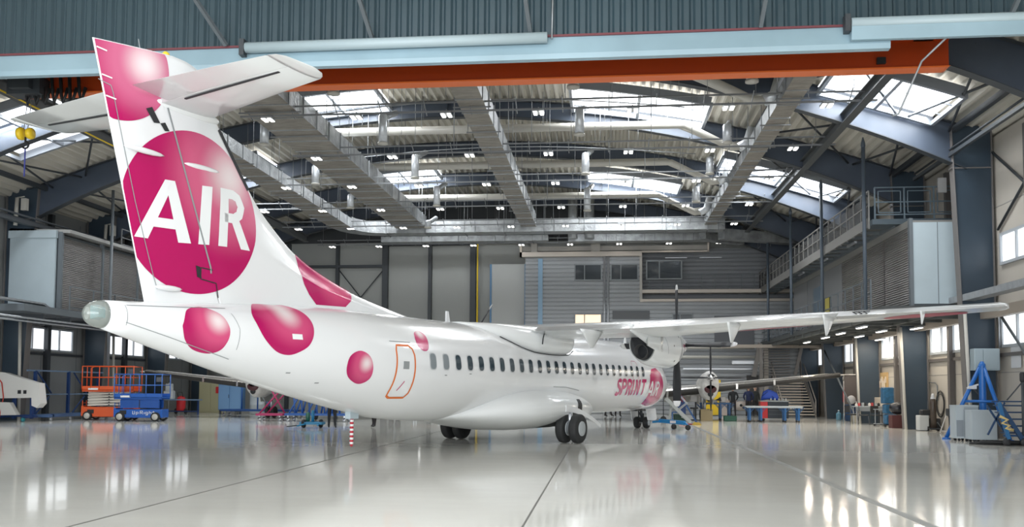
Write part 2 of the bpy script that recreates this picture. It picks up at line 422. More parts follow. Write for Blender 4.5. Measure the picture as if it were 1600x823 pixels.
# ------------------------------------------------------------------ near bulkhead header
HY = 21.0
b = MB(); x = XL; prof = []
while x < XR:
    for dx, dy in ((0, 0), (.05, -.055), (.17, -.055), (.22, 0)): prof.append((x+dx, HY+dy))
    x += .27
n = len(prof)
def htop(x): return max(10.2, min(14.4, deckz(x)-.02))
for off in (0, .02):
    b.add([(p[0], p[1]+off, 10.1) for p in prof]+[(p[0], p[1]+off, htop(p[0])) for p in prof], [(i, i+1, n+i+1, n+i) for i in range(n-1)])
struct('wall_header', b, mat('header_cladding', (.036, .064, .080), .36, noise=.12, scale=.4), label='dark teal ribbed cladding across the top of the picture', cat='wall')
struct('trim_4', MB().box(XL, XR, HY-.07, HY+.05, 10.05, 10.1), mat('dull_red_trim', (.16, .04, .05), .5), label='dull red edge strip under the ribbed cladding', cat='trim')
bb = mat('pale_blue_beam', (.30, .43, .50), .32, noise=.1, scale=.6)
b = MB()
for yy in (0,):
    pr = [(HY-.02, 10.06), (HY-.12, 9.62), (HY-.10, 9.50), (HY+.06, 9.49), (HY+.06, 10.06)]
    b.prism(pr, XL, 6.5, 'x')
tag(b.build('header_beam', bb), 'long pale blue sheet metal beam under the ribbed cladding', 'beam')
def housing(x0, x1, lab, r=.13, z=9.98, low=None):
    t = thing('rolled_curtain_housing', lab, 'housing', (x0, HY-.2, z), group=None)
    m = MB(); m.tube([(x0, HY-.2, z), (x1, HY-.2, z)], r, 14)
    wpart('roller_tube', m, mat('roller_tube_paint', (.42, .52, .56), .35), t)
    if low:
        wpart('lower_panel', MB().prism([(HY-.30, z-.1), (HY-.26, low), (HY-.14, low), (HY-.12, z-.1)], x0, x1, 'x'), bb, t)
    wpart('bracket', MB().box(x0-.14, x0-.02, HY-.3, HY-.08, z-.2, z+.2), slate_d, t)
housing(-8.75, -1.35, 'long pale roller tube on the header, left of centre')
housing(5.6, 12.6, 'pale roller tube with a lower blue panel at the top right', r=.13, z=10.06, low=9.66)
for i, (x, s) in enumerate(((-9.3, -1), (-5.6, 0), (-1.75, 0), (3.6, .5), (9.1, .5))):
    tag(MB().beam((x, HY-.12, 10.1), (x+s*.25-.1, HY-1.5, 10.95), .09, .09).build('header_strut', greysteel),
        'slanted grey strut in front of the ribbed cladding, %s' % ['above the tailplane', 'second from the left', 'just left of the middle pipe', 'right of centre', 'rightmost one'][i], 'strut')
tag(MB().tube([(-1.25, HY-.1, 9.98), (-1.22, HY-.1, 11.4)], .022, 6).build('header_cable', galv), 'thin pale cable up the ribbed cladding near its centre', 'cable')
tag(MB().tube([(7.75, 20.84, 9.72), (7.35, 21.4, 9.35), (7.0, 22.0, 8.3), (6.85, 22.0, 8.25)], .025, 6).build('hanging_conduit', galv), 'thin bent pale conduit hanging below the top right housing', 'conduit')

# ------------------------------------------------------------------ orange overhead crane and its runways
t = thing('overhead_crane', 'long bright orange overhead crane girder spanning the hangar', 'crane', (-3.5, 24.2, 10.0))
wpart('girder_web', MB().box(-17.0, 8.95, 24.08, 24.5, 10.13, 10.84), mat('crane_orange_shaded', (.42, .045, .003), .42), t)  # shade on the web is put into this darker copy of the orange
m = MB(); m.prism([(-17.0, 10.09), (8.85, 10.09), (8.95, 10.13), (-17.0, 10.13)], 23.95, 24.38, 'y')
wpart('bottom_flange', m, mat('crane_flange_orange', (.80, .16, .03), .4), t)
wpart('top_flange', MB().box(-17.0, 8.95, 24.0, 24.6, 10.84, 10.88), mat('crane_orange_shaded', (.42, .045, .003), .42), t)
for x in (-15.6, 8.3):
    wpart('end_carriage', MB().box(x-.25, x+.25, 23.2, 25.3, 10.84, 11.0).box(x-.12, x+.12, 23.4, 23.7, 10.9, 11.04).box(x-.12, x+.12, 24.8, 25.1, 10.9, 11.04), slate_d, t)
wpart('end_stop', MB().cb((7.2, 23.93, 10.3), (.22, .1, .16)), black, t)
m = MB()
for i in range(7): 
    x = -16.6+i*.27; m.tube([(x, 23.8, 10.75), (x+.03, 23.85, 10.1-.1*(i % 3)), (x+.12, 23.8, 9.75), (x+.22, 23.85, 10.2)], .05, 6)
wpart('festoon_cable', m, black, t)
wpart('hoist_trolley', MB().box(-17.0, -16.0, 23.6, 24.1, 10.0, 10.5).box(-16.8, -16.2, 23.4, 23.6, 10.1, 10.4), slate_d, t)
t = thing('crane_hook_block', 'small yellow crane hook block with black hook, hanging at upper left', 'hook block', (-16.65, 24, 8.9))
wpart('pulley_housing', MB().lathe([(.04, -.09), (.17, -.07), (.19, 0), (.17, .07), (.04, .09)], (-16.78, 24, 8.95), 'x', 16).lathe([(.04, -.09), (.15, -.07), (.17, 0), (.15, .07), (.04, .09)], (-16.5, 24, 8.95), 'x', 16), yellow, t)
hk = [(-16.64, 24, 8.85), (-16.64, 24, 8.72)]+[(-16.64+.1*math.sin(a), 24, 8.62+.1*math.cos(a)) for a in [0, .6, 1.2, 1.8, 2.4, 3.0, 3.6, 4.2]]
wpart('hook', MB().tube(hk, .03, 8), black, t)
wpart('hoist_rope', MB().tube([(-16.7, 24, 9.1), (-16.6, 24, 10.1)], .012, 5).tube([(-16.58, 24, 9.1), (-16.48, 24, 10.1)], .012, 5), wire_m, t)
tag(MB().tube([(-16.64, 24.0, 8.5), (-16.64, 24.0, 7.7)], .02, 6).build('lifting_sling', mat('sling_blue', (.05, .06, .3), .7)), 'thin blue sling hanging from the yellow hook block', 'sling')
def ibeam(x, z, y0, y1, w=.3, h=.42):
    return MB().box(x-w/2, x+w/2, y0, y1, z, z+.035).box(x-w/2, x+w/2, y0, y1, z+h-.035, z+h).box(x-.015, x+.015, y0, y1, z+.035, z+h-.035)
tag(ibeam(8.45, 11.05, 22.6, 55.5).build('crane_runway_beam', mat('runway_steel', (.075, .08, .082), .45)), 'long dark runway beam under the roof, right of centre', 'beam')
tag(ibeam(-19.2, 11.05, 22.6, 56).build('crane_runway_beam', mat('runway_steel', (.075, .08, .082), .45)), 'long dark runway beam under the roof, left, passing behind the fin', 'beam')
tag(MB().tube([(-19.0, 24, 11.0), (-19.0, 45, 11.0)], .03, 5).build('yellow_power_rail', yellow), 'thin yellow rail along the left runway beam', 'rail')
tag(MB().beam((-26.2, 24.2, 9.1), (-26.2, 59, 9.1), .28, .22).tube([(-25.95, 24.2, 9.3), (-25.95, 59, 9.3)], .05, 6).build('wall_crane_rail', slate_d), 'dark rail beam along the heads of the left columns', 'beam')
tag(MB().beam((12.0, 24.2, 9.9), (12.0, 36, 9.9), .12, .12).tube([(12.0, 24.2, 10.1), (12.0, 36, 10.1)], .04, 6).build('wall_crane_rail', slate_d), 'dark conduit beam along the heads of the right columns', 'beam')

# ------------------------------------------------------------------ ducts
def rduct(lab, x0, x1, z0, z1, y0, y1, hang=True):
    t = thing('rectangular_duct', lab, 'duct', ((x0+x1)/2, y0, z0))
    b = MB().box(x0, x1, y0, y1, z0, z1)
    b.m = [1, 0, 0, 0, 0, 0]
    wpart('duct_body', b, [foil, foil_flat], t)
    f = MB(); y = y0+.6
    while y < y1-.1:
        f.box(x0-.03, x1+.03, y, y+.05, z0-.03, z0); f.box(x0-.03, x0, y, y+.05, z0, z1+.03); f.box(x1, x1+.03, y, y+.05, z0, z1+.03)
        y += 1.5
    wpart('duct_flange', f, galv, t)
    h = MB(); y = y0+1.3
    while y < y1:
        h.box(x0-.2, x1+.2, y, y+.04, z0-.075, z0-.035)
        for x in (x0-.15, x1+.15): h.tube([(x, y+.02, z0-.07), (x, y+.02, max(z1+.3, deckz(x)-.1))], .012, 4)
        y += 3.0
    wpart('duct_hanger', h, wire_m, t)
    return t
rduct('wide foil wrapped duct running away left of centre', -12.55, -10.7, 11.3, 12.0, 25.5, 52.9)
rduct('straight foil wrapped duct running away in the middle', -4.95, -4.05, 11.3, 12.0, 25.5, 52.9)
rduct('narrow foil wrapped duct running away on the right', 5.8, 6.5, 11.3, 11.8, 25.5, 53.0)
rduct('low foil wrapped duct running away behind the tail fin on the left', -16.0, -14.8, 11.05, 11.6, 25.5, 51.4)
# bend and cross duct
def xduct(lab, path, z0, z1, w):
    t = thing('rectangular_duct', lab, 'duct', (path[0][0], path[0][1], z0))
    rings = []
    for i, p in enumerate(path):
        p = Vector((p[0], p[1])); a = Vector(path[max(0, i-1)][:2]); c = Vector(path[min(len(path)-1, i+1)][:2])
        d = (c-a).normalized(); nn = Vector((-d.y, d.x))*w/2
        rings.append([(p.x+nn.x, p.y+nn.y, z0), (p.x-nn.x, p.y-nn.y, z0), (p.x-nn.x, p.y-nn.y, z1), (p.x+nn.x, p.y+nn.y, z1)])
    wpart('duct_body', MB().loft(rings, 0, False), foil, t)
    h = MB()
    L = path[-1][0]-path[0][0]
    for i in range(int(abs(L)/2.4)):
        x = path[-1][0]-1-i*2.4*(1 if L > 0 else -1)
        y = path[-1][1]
        h.box(x-.02, x+.02, y-w/2-.1, y+w/2+.1, z0-.06, z0-.03)
        for yy in (y-w/2-.06, y+w/2+.06): h.tube([(x, yy, z0-.05), (x, yy, deckz(x)-.1)], .012, 4)
        h.box(x+.6, x+.65, y-w/2-.03, y-w/2, z0-.03, z1+.03)
    wpart('duct_hanger', h, wire_m, t)
bend = [(-15.4, 51.4)]+[(-15.4+2.2*(1-math.cos(a)), 51.4+2.2*math.sin(a)) for a in [.3, .6, .9, 1.2, PI/2]]+[(-12, 53.6), (7.0, 53.6)]
xduct('shiny foil duct crossing the whole hangar, with a rounded left corner', bend, 11.05, 11.75, 1.1)
xduct('lower shiny foil duct crossing in front of the block wall', [(-2.3, 57.0), (8.3, 57.0)], 11.0, 11.45, .9)
xduct('thin foil duct crossing just below the gable on the left', [(-14.5, 57.3), (-3.6, 57.3)], 11.15, 11.5, .8)
xduct('foil duct at right of the crossing duct, angled toward back right', [(6.9, 54.0), (10.0, 55.5), (13.0, 57.0)], 10.6, 11.2, .7)
xduct('foil duct joining the right duct near the back corner', [(5.9, 55.0), (7.0, 56.4), (8.6, 57.4)], 10.8, 11.2, .5)
# vertical foil risers
for x, y, lab in ((-2.0, 56.2, 'left of the pair'), (-.95, 56.2, 'right of the pair')):
    tag(MB().tube([(x, y, 11.1), (x, y, 13.9)], .3, 12).build('foil_riser', foil), 'vertical foil pipe above the lower cross duct, %s' % lab, 'pipe')

# round cream ducts under the roof, two tubes to a run, ending in an elbow
def cream_run(lab, y, z, x0, x1):
    t = thing('round_duct_pair', lab, 'duct', (x0, y, z))
    for dy, dz in ((0, 0), (.55, .22)):
        wpart('tube', MB().tube([(x0, y+dy, z+dz), (x1-dy*.5, y+dy, z+dz), (x1+1.9, y+dy, z+dz-1.0), (x1+2.3, y+dy, z+dz-.95)], .15, 12), cream, t)
    wpart('elbow', MB().tube([(x1+2.2, y, z-1.0), (x1+2.55, y, z-.8), (x1+2.75, y, z-.2)], .2, 12), silver, t)
    h = MB(); x = x0+1
    while x < x1:
        h.tube([(x, y, z), (x, y, deckz(x)-.1)], .012, 4); x += 2.6
    wpart('duct_hanger', h, wire_m, t)
cream_run('pair of round cream ducts just behind the orange crane', 30.8, 12.5, -14, 3.2)
cream_run('pair of round cream ducts in the second bay from the crane', 37.3, 12.65, -14, 3.3)
cream_run('pair of round cream ducts in the third bay', 43.3, 12.6, -14, 3.2)
cream_run('pair of round cream ducts in the farthest bay', 49.6, 12.35, -12, 3.0)

# drop diffusers: vertical silver cylinders with a grille end
def diffuser(px_lab, x, y, z0, z1, r=.17):
    t = thing('drop_diffuser', px_lab, 'air diffuser', (x, y, z0), group=None)
    wpart('cylinder', MB().lathe([(r, z0+.06), (r, z1-.12), (r*.8, z1-.04), (r*.3, z1)], (x, y, 0), 'z', 18), silver, t)
    wpart('end_cap', MB().lathe([(.02, z0-.01), (r+.03, z0), (r+.03, z0+.06), (r, z0+.065)], (x, y, 0), 'z', 18), cream, t)
    wpart('inlet_duct', MB().tube([(x, y+.1, z1-.15), (x+.25, y+1.1, z1+.35)], .12, 10), galv, t)
DF = [(-13.1, 33.1, 11.0, 11.93), (-8.65, 34.0, 11.2, 12.43), (-13.2, 39.6, 10.95, 11.9), (-13.05, 44.8, 10.9, 11.67), (-8.5, 44.6, 10.9, 11.95), (-8.6, 39.8, 11.2, 12.35),
      (-.94, 33.4, 11.2, 12.3), (-.85, 39.6, 11.2, 12.2), (-.9, 46.4, 10.9, 12.15), (4.73, 35.0, 11.2, 12.0), (4.64, 40.0, 11.2, 12.0), (4.5, 44.6, 10.9, 11.7),
      (-8.5, 27.1, 10.9, 11.5), (-.97, 27.3, 10.95, 11.4), (4.4, 27.1, 10.9, 11.3), (-10.0, 49.9, 10.75, 11.2)]
DL = ['leftmost, just right of the tailplane root', 'large one left of centre in front of bright duct', 'left, right of the fin top below the wide duct', 'small one beside the wide duct, far left', 'in the third row, between wide duct and middle duct',
      'second row, left of the middle duct', 'second from the crane, right of the middle duct', 'in the middle row, right of the middle duct', 'far one right of the middle duct', 'near the right duct, nearest row below crane',
      'beside the right duct, second row', 'beside the right duct, third row', 'half hidden under the crane at left', 'half hidden under the crane at centre', 'half hidden under the crane at right', 'smallest, above the cross duct']
for (x, y, z0, z1), lab in zip(DF, DL): diffuser('silver cylinder air diffuser, '+lab, x, y, z0, z1)

# ------------------------------------------------------------------ lamp rows
rows = [29.88, 35.22, 40.38, 45.85, 51.15, 57.8]
RN = ['nearest row behind the crane', 'second row', 'third row', 'fourth row', 'fifth row', 'farthest row']
lamp0 = None
def make_lamp():
    t = thing('hall_lamp', '', 'lamp', (0, 0, 0))
    MB().bevbox(-.19, .19, -.23, .23, .03, .1, .02).box(-.02, .02, -.02, .02, .12, .22).build('housing', galv, t)
    for x in (-.11, .11):
        MB().box(x-.06, x+.06, -.2, .2, 0.0, .03).build('lens', lampp, t)
    return t
KN = ['farthest left', 'second from the left', 'third from the left', 'fourth from the left', 'fifth', 'sixth', 'seventh', 'eighth', 'rightmost']
for i, y in enumerate(rows):
    ks = [k for k in range(-2, 7) if not (k < -1 and i < 3) and not (k < 0 and i < 2)]
    x0 = -11.71+3.16*ks[0]-1; x1 = -11.71+3.16*6+1.6
    t = thing('lamp_rail', 'pair of thin grey rails carrying the %s of lamps' % RN[i], 'rail', (x0, y, 11.2))
    wpart('rail_tube', MB().beam((x0, y, 11.14), (x1, y, 11.14), .05, .06), wire_m, t)
    wpart('rail_tube', MB().beam((x0, y-.1, 11.42), (x1, y-.1, 11.42), .05, .05), wire_m, t)
    h = MB(); x = x0+.4
    while x < x1:
        h.tube([(x, y-.1, 11.4), (x, y-.1, deckz(x)-.1)], .011, 4)
        h.beam((x-.1, y-.35, 11.46), (x-.1, y+.3, 11.1), .03, .03); x += 1.57
    wpart('rail_hanger', h, wire_m, t)
    for k in ks:
        lab = 'twin square lamp, %s lit in the %s' % (KN[k-ks[0]] if k < 6 else 'rightmost', RN[i])
        x = -11.71+3.16*k
        if lamp0 is None:
            lamp0 = make_lamp(); o = lamp0; o['label'] = lab; o['group'] = 'twin hall lamps'; o.location = (x, y, 10.98)
        else: dup(lamp0, (x, y, 10.98), 0, lab, 'twin hall lamps')
# bundle of loose hanging wires
h = MB()
for i in range(70):
    x = random.uniform(-14, 6); y = random.uniform(28, 48)
    h.tube([(x, y, 11.4+random.random()), (x, y, deckz(x)-.1)], .009, 4)
o = tag(h.build('suspension_wires', wire_m), 'thin loose suspension wires hanging from the roof', 'wires'); o['kind'] = 'stuff'
for i, (x0, x1, y, z) in enumerate(((-12, 3, 33.8, 12.3), (-13, 4, 39.9, 12.1))):
    tag(MB().tube([(x0+(x1-x0)*j/16, y, z+.5*math.sin(PI*j/16)) for j in range(17)], .022, 5).build('curved_cable', galv), 'thin pale cable sagging upward like a bow in the %s bay' % ('second' if i == 0 else 'third'), 'cable')

# ------------------------------------------------------------------ left raised plant room
louv = mat('louvre_metal', (.25, .24, .235), .4, .3, noise=.12, scale=.7)
def louvre(x, y0, y1, z0, z1, s, step=.085):
    """horizontal slats in a plane of constant x; s = direction the face looks"""
    b = MB(); z = z0; 
    b.box(min(x, x-s*.1), max(x, x-s*.1), y0, y1, z0, z1)
    while z < z1-.02:
        b.add([(x, y0, z+step), (x, y1, z+step), (x+s*.045, y1, z+.012), (x+s*.045, y0, z+.012), (x, y0, z), (x, y1, z)], [(0, 1, 2, 3), (3, 2, 5, 4)])
        z += step
    return b
t = thing('raised_plant_room', 'raised plant room at left with pale blue end panel and slatted side', 'plant room', (-26, 42, 4.75))
b = MB().box(-27.45, -25.2, 38.75, 38.85, 5.2, 8.5).box(-27.5, -25.15, 38.68, 38.85, 8.5, 8.85)
wpart('end_panel', b, lightgrey, t)
wpart('roof_panel', MB().prism([(-27.6, 8.85), (-24.6, 8.75), (-24.6, 8.9), (-27.6, 9.0)], 38.9, 55, 'y'), mat('roof_edge_grey', (.36, .36, .35), .5), t)
for i in range(4):
    y0 = 39.0+i*3.4
    wpart('slatted_panel', louvre(-25.05, y0, y0+3.3, 5.25, 8.55, 1), louv, t)
    wpart('corner_post', MB().box(-25.15, -24.95, y0-.12, y0, 4.8, 8.8), greysteel, t)
wpart('rear_box', MB().box(-27.5, -25.15, 39.0, 52.5, 5.2, 8.7), greysteel, t)
t = thing('left_mezzanine_deck', 'grey steel deck carrying the left plant room, pipes under it', 'deck', (-26, 45, 4.75))
wpart('deck_edge', MB().box(-27.5, -24.5, 35.5, 58, 4.85, 5.15), greysteel, t)
wpart('deck_edge', MB().box(-24.5, -24.4, 35.5, 58, 4.85, 5.15), greysteel, t, label='long grey edge beam')
m = MB()
for dx, dz in ((-.1, -.2), (-.45, -.3), (-.9, -.25)): m.tube([(-24.5+dx, 33, 4.78+dz), (-24.5+dx, 58, 4.78+dz)], .05, 6)
wpart('service_pipe', m, galv, t)
m = MB()
for y in range(37, 58, 2): m.beam((-27.3, y, 4.72), (-24.5, y, 4.72), .12, .2)
wpart('joist', m, slate_d, t)
def railing(root, p, q, n, h=1.1, mt=greysteel, infill=False, drop=.15):
    p = Vector(p); q = Vector(q); m = MB(); d = q-p
    for i in range(n+1):
        a = p+d*i/n; m.beam(a-Vector((0, 0, drop)), a+Vector((0, 0, h)), .05, .05)
    for hh in (h, h*.52, .12): m.beam(p+Vector((0, 0, hh)), q+Vector((0, 0, hh)), .045, .045)
    if infill:
        for i in range(n):
            a = p+d*(i+.12)/n; c = p+d*(i+.88)/n
            for hh in (.2, h*.88): m.beam(a+Vector((0, 0, hh)), c+Vector((0, 0, hh)), .035, .035)
            for e in (a, c): m.beam(e+Vector((0, 0, .2)), e+Vector((0, 0, h*.88)), .035, .035)
    return wpart('railing', m, mt, root)
railing(t, (-24.45, 38.8, 5.15), (-24.45, 56, 5.15), 9)
tag(MB().tube([(-24.3, 41.9, G), (-24.3, 41.9, 11.4)], .075, 8).build('support_post', greysteel), 'tall slim grey post in front of the left slatted panels', 'post')
t = thing('cable_tray', 'pale cable tray with bent end under the left deck at the picture edge', 'cable tray', (-24.8, 36, 4.9))
wpart('tray', MB().beam((-24.9, 33, 5.3), (-24.9, 37.2, 5.3), .5, .08).beam((-24.9, 37.2, 5.3), (-25.3, 39.0, 4.9), .5, .08), galv, t)
for i, (x, y) in enumerate(((-26.9, 38.3), (-26.6, 45.2))):
    tag(MB().tube([(x, y, 9.02), (x+.05, y, 10.3)], .09, 8).tube([(x+.05, y, 10.3), (x+.4, y, 10.35)], .03, 6).box(x+.3, x+.55, y-.1, y+.1, 9.7, 10.25).build('wall_heater_pipe', cream),
        'pale vertical pipe with small box above the plant room, %s' % ('nearest' if i == 0 else 'beside the fin'), 'pipe')
t = thing('roof_ladder_rack', 'thin railing on top of the left plant room', 'railing', (-25.5, 47, 8.9))
railing(t, (-24.7, 43.5, 8.85), (-24.7, 54, 8.85), 6, h=.9, mt=wire_m)

# ------------------------------------------------------------------ right raised plant room, walkways
t = thing('raised_plant_room', 'raised plant room at right with pale blue end panel and slatted long side', 'plant room', (12.3, 40, 4.4))
wpart('end_panel', MB().box(11.05, 12.72, 33.45, 33.55, 4.8, 7.75), lightgrey, t)
wpart('panel_joint', MB().box(11.9, 11.92, 33.44, 33.45, 4.8, 7.75), greysteel, t)
wpart('corner_post', MB().box(10.93, 11.05, 33.4, 33.6, 4.6, 7.9), greysteel, t)
ys = [33.7, 36.6, 39.4, 43.0, 46.6, 50.2, 53.8]
for i in range(6):
    if i in (0, 1, 2): wpart('slatted_panel', louvre(11.0, ys[i], ys[i+1]-.15, 4.8, 7.6, -1), louv, t)
    else: wpart('plain_panel', MB().box(11.0, 11.06, ys[i], ys[i+1]-.1, 4.8, 7.6), mat('panel_midgrey', (.20, .205, .21), .5), t)
wpart('fascia', MB().box(10.95, 13.15, 33.6, 54, 7.6, 7.85), mat('fascia_grey', (.24, .235, .22), .5), t)
wpart('inner_box', MB().box(11.07, 13.15, 33.6, 54, 4.7, 7.6), greysteel, t)
wpart('door', MB().box(10.96, 11.0, 47.2, 48.6, 4.8, 7.0), mat('door_bluegrey', (.12, .17, .22), .4), t)
wpart('yellow_notice', MB().box(10.94, 10.96, 45.2, 46.4, 4.9, 6.3), mat('yellow_olive', (.45, .38, .08), .5), t)

t = thing('high_walkway', 'long high steel walkway with railings, running to the back at upper right', 'walkway', (10.5, 48, 8.0))
wpart('walkway_floor', MB().box(10.0, 10.9, 35.0, 59.6, 8.02, 8.1), mat('grating_steel', (.13, .13, .12), .5), t)
wpart('edge_beam', MB().box(9.95, 10.02, 35.0, 59.6, 7.85, 8.2), mat('edge_steel', (.22, .215, .205), .5), t)
wpart('edge_beam', MB().box(10.88, 10.95, 35.0, 59.6, 7.85, 8.1), greysteel, t)
b = MB(); y = 35.6
while y < 59.5: b.box(10.0, 10.9, y, y+.08, 7.9, 8.02); y += 1.2
wpart('cross_member', b, greysteel, t)
railing(t, (9.98, 35.0, 8.1), (9.98, 59.6, 8.1), 24, h=1.15, mt=mat('edge_steel', (.22, .215, .205), .5), drop=.3)
b = MB(); b.box(9.985, 9.995, 35.2, 59.4, 8.25, 9.1)
mesh_m = bpy.data.materials.new('wire_mesh'); mesh_m.use_nodes = True
_n = mesh_m.node_tree; _b = _n.nodes['Principled BSDF']; _b.inputs['Base Color'].default_value = (.12, .12, .12, 1); _b.inputs['Alpha'].default_value = .45
wpart('mesh_infill', b, mesh_m, t)
wpart('light_strip', MB().box(10.3, 10.4, 38.2, 39.4, 7.78, 7.86).box(10.3, 10.4, 43, 44.2, 7.78, 7.86).box(10.3, 10.4, 48, 49.2, 7.78, 7.86), alu, t)
t = thing('front_gallery', 'short blue grey gallery with three framed railing panels in front of the high walkway', 'gallery', (11.7, 35, 8.0))
wpart('gallery_floor', MB().box(10.0, 13.4, 34.6, 35.6, 7.9, 8.1), mat('gallery_paint', (.07, .095, .115), .45), t)
railing(t, (10.1, 34.65, 8.15), (13.3, 34.65, 8.15), 3, h=1.15, mt=mat('gallery_rail', (.11, .15, .18), .4), infill=True)
tag(MB().box(12.35, 12.65, 34.5, 34.6, 9.05, 9.6).build('small_notice', mat('notice_white', (.5, .5, .5), .6)), 'small pale plate hanging near the knee of the big right column', 'sign')
for i, (y, zt) in enumerate(((35.15, 11.15), (41.9, 11.1), (48.7, 11.2), (55.5, 11.1))):
    tag(MB().tube([(9.85, y, 4.6), (9.85, y, zt)], .075, 8).lathe([(.02, zt+.22), (.08, zt), (.09, zt-.1), (.05, zt-.3)], (9.85, y, 0), 'z', 8).build('support_post', mat('post_bluegrey', (.085, .11, .14), .42)),
        'slim blue grey post from roof frame down to the walkways, %s' % ['nearest, at the corner', 'second', 'third', 'farthest'][i], 'post')
t = thing('lower_mezzanine_deck', 'lower steel deck under the right plant room with lamps underneath', 'deck', (11.5, 45, 4.4))
wpart('deck_slab', MB().box(9.9, 13.4, 33.3, 59.3, 4.5, 4.72), mat('deck_dark', (.06, .065, .065), .5), t)
m = MB(); y = 34
while y < 59: m.box(9.95, 13.4, y, y+.12, 4.3, 4.5); y += 1.8
for x in (10.0, 11.6): m.box(x, x+.12, 33.3, 59.3, 4.32, 4.5)
wpart('joist', m, mat('joist_steel', (.09, .095, .09), .5), t)
railing(t, (10.0, 35.0, 4.72), (10.0, 59.0, 4.72), 20, h=1.15)
wpart('wall_beam', MB().box(12.85, 13.1, 26, 59.3, 4.15, 4.5), mat('beige_steel', (.36, .31, .26), .5), t)
wpart('tray_beam', MB().box(12.3, 12.7, 26, 33.6, 4.78, 4.9).box(12.25, 12.3, 26, 33.6, 4.78, 5.0), galv, t)
wpart('cross_beam', MB().box(7.0, 12.9, 55.2, 55.45, 4.2, 4.4), mat('beige_steel', (.36, .31, .26), .5), t)
sl0 = None
LS = [(10.2, 37), (10.4, 41), (10.5, 44.2), (10.6, 48.6), (11.7, 39.5), (11.8, 43.2), (12.5, 37.6), (12.95, 40.2), (12.95, 44), (12.95, 47.4)]
for i, (x, y) in enumerate(LS):
    lab = 'short lit strip lamp under the right deck, %s' % ['nearest on its outer edge', 'second on its outer edge', 'third on its outer edge', 'fourth on its outer edge', 'nearer one in its middle', 'farther one in its middle', 'closest to the wingtip', 'nearest on the beige beam', 'middle one on the beige beam', 'farthest on the beige beam'][i]
    if sl0 is None:
        sl0 = thing('strip_lamp', lab, 'lamp', (0, 0, 0), group='strip lamps under the right deck')
        MB().box(-.09, .09, -.6, .6, .03, .09).build('housing', galv, sl0); MB().box(-.07, .07, -.55, .55, 0, .03).build('lens', stripp, sl0)
        al_ = area('strip_light', (0, 0, -.02), (0, 0, 0), .12, 1.1, 38, (1, .88, .72)); al_.parent = sl0
        sl0.location = (x, y, 4.16 if x < 12.8 else 4.06)
    else: dup(sl0, (x, y, 4.16 if x < 12.8 else 4.06), 0, lab)

# ------------------------------------------------------------------ ribbed block built against the back wall
BY = 58.6
def ribwall(x0, x1, z0, z1, y):
    pr = []; z = z0
    while z < z1-.02:
        for dz, dy in ((0, 0), (.04, -.05), (.2, -.05), (.24, 0)): pr.append((y+dy, min(z+dz, z1)))
        z += .27
    n = len(pr); b = MB()
    b.add([(x0, p[0], p[1]) for p in pr]+[(x1, p[0], p[1]) for p in pr], [(i, i+1, n+i+1, n+i) for i in range(n-1)])
    b.box(x0, x1, y+.01, y+.2, z0, z1)
    return b
t = thing('ribbed_office_block', 'grey ribbed metal office block built inside the hangar against the back wall', 'building', (3, BY, G))
wpart('ribbed_wall', ribwall(-5.2, 2.3, G, 10.3, BY), cladding, t)
wpart('ribbed_wall', ribwall(2.3, 13.4, G, 7.35, BY), cladding, t)
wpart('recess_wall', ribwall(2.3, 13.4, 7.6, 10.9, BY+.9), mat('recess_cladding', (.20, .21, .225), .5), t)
wpart('corner_trim', MB().box(-4.35, -4.05, BY-.12, BY, G, 10.2), mat('trim_blue', (.22, .36, .5), .4), t)
wpart('corner_trim', MB().box(2.25, 2.42, BY-.16, BY, 7.3, 10.5), mat('trim_pale', (.42, .40, .37), .45), t)
wpart('top_beam', MB().box(-5.55, 2.4, BY-.35, BY, 10.3, 10.6).box(-5.55, -5.4, BY-.35, BY, 10.3, 11.6).box(2.4, 6.65, BY-.3, BY-.15, 10.52, 10.62).box(6.58, 6.68, BY-.3, BY-.15, 10.52, 11.5), mat('beam_cream', (.58, .52, .46), .45), t)
wpart('upper_fascia', MB().box(-5.4, 6.6, BY-.05, BY+.1, 10.7, 11.0).box(-4.8, -4.4, BY-.3, BY, 10.6, 11.5).box(-.9, -.3, BY-.3, BY, 10.6, 11.2), mat('fascia_cream', (.40, .38, .35), .5), t)
wpart('balcony_edge', MB().box(2.3, 13.4, BY-.1, BY+.9, 7.9, 8.12).box(2.3, 13.4, BY-.2, BY-.08, 7.33, 7.5), mat('beam_cream', (.58, .52, .46), .45), t)
wpart('balcony_rail', MB().box(2.6, 9.6, BY-.04, BY, 9.05, 9.1).box(2.6, 9.6, BY-.04, BY, 8.25, 8.28), greysteel, t)
m = MB()
for i in range(9): m.box(2.9+i*.83, 2.94+i*.83, BY-.04, BY, 8.1, 9.1)
wpart('balcony_post', m, greysteel, t)
wpart('drain_pipe', MB().tube([(-.02, BY-.15, G), (-.02, BY-.15, 10.3)], .07, 8).tube([(.22, BY-.15, G), (.22, BY-.15, 10.3)], .07, 8), alu, t)
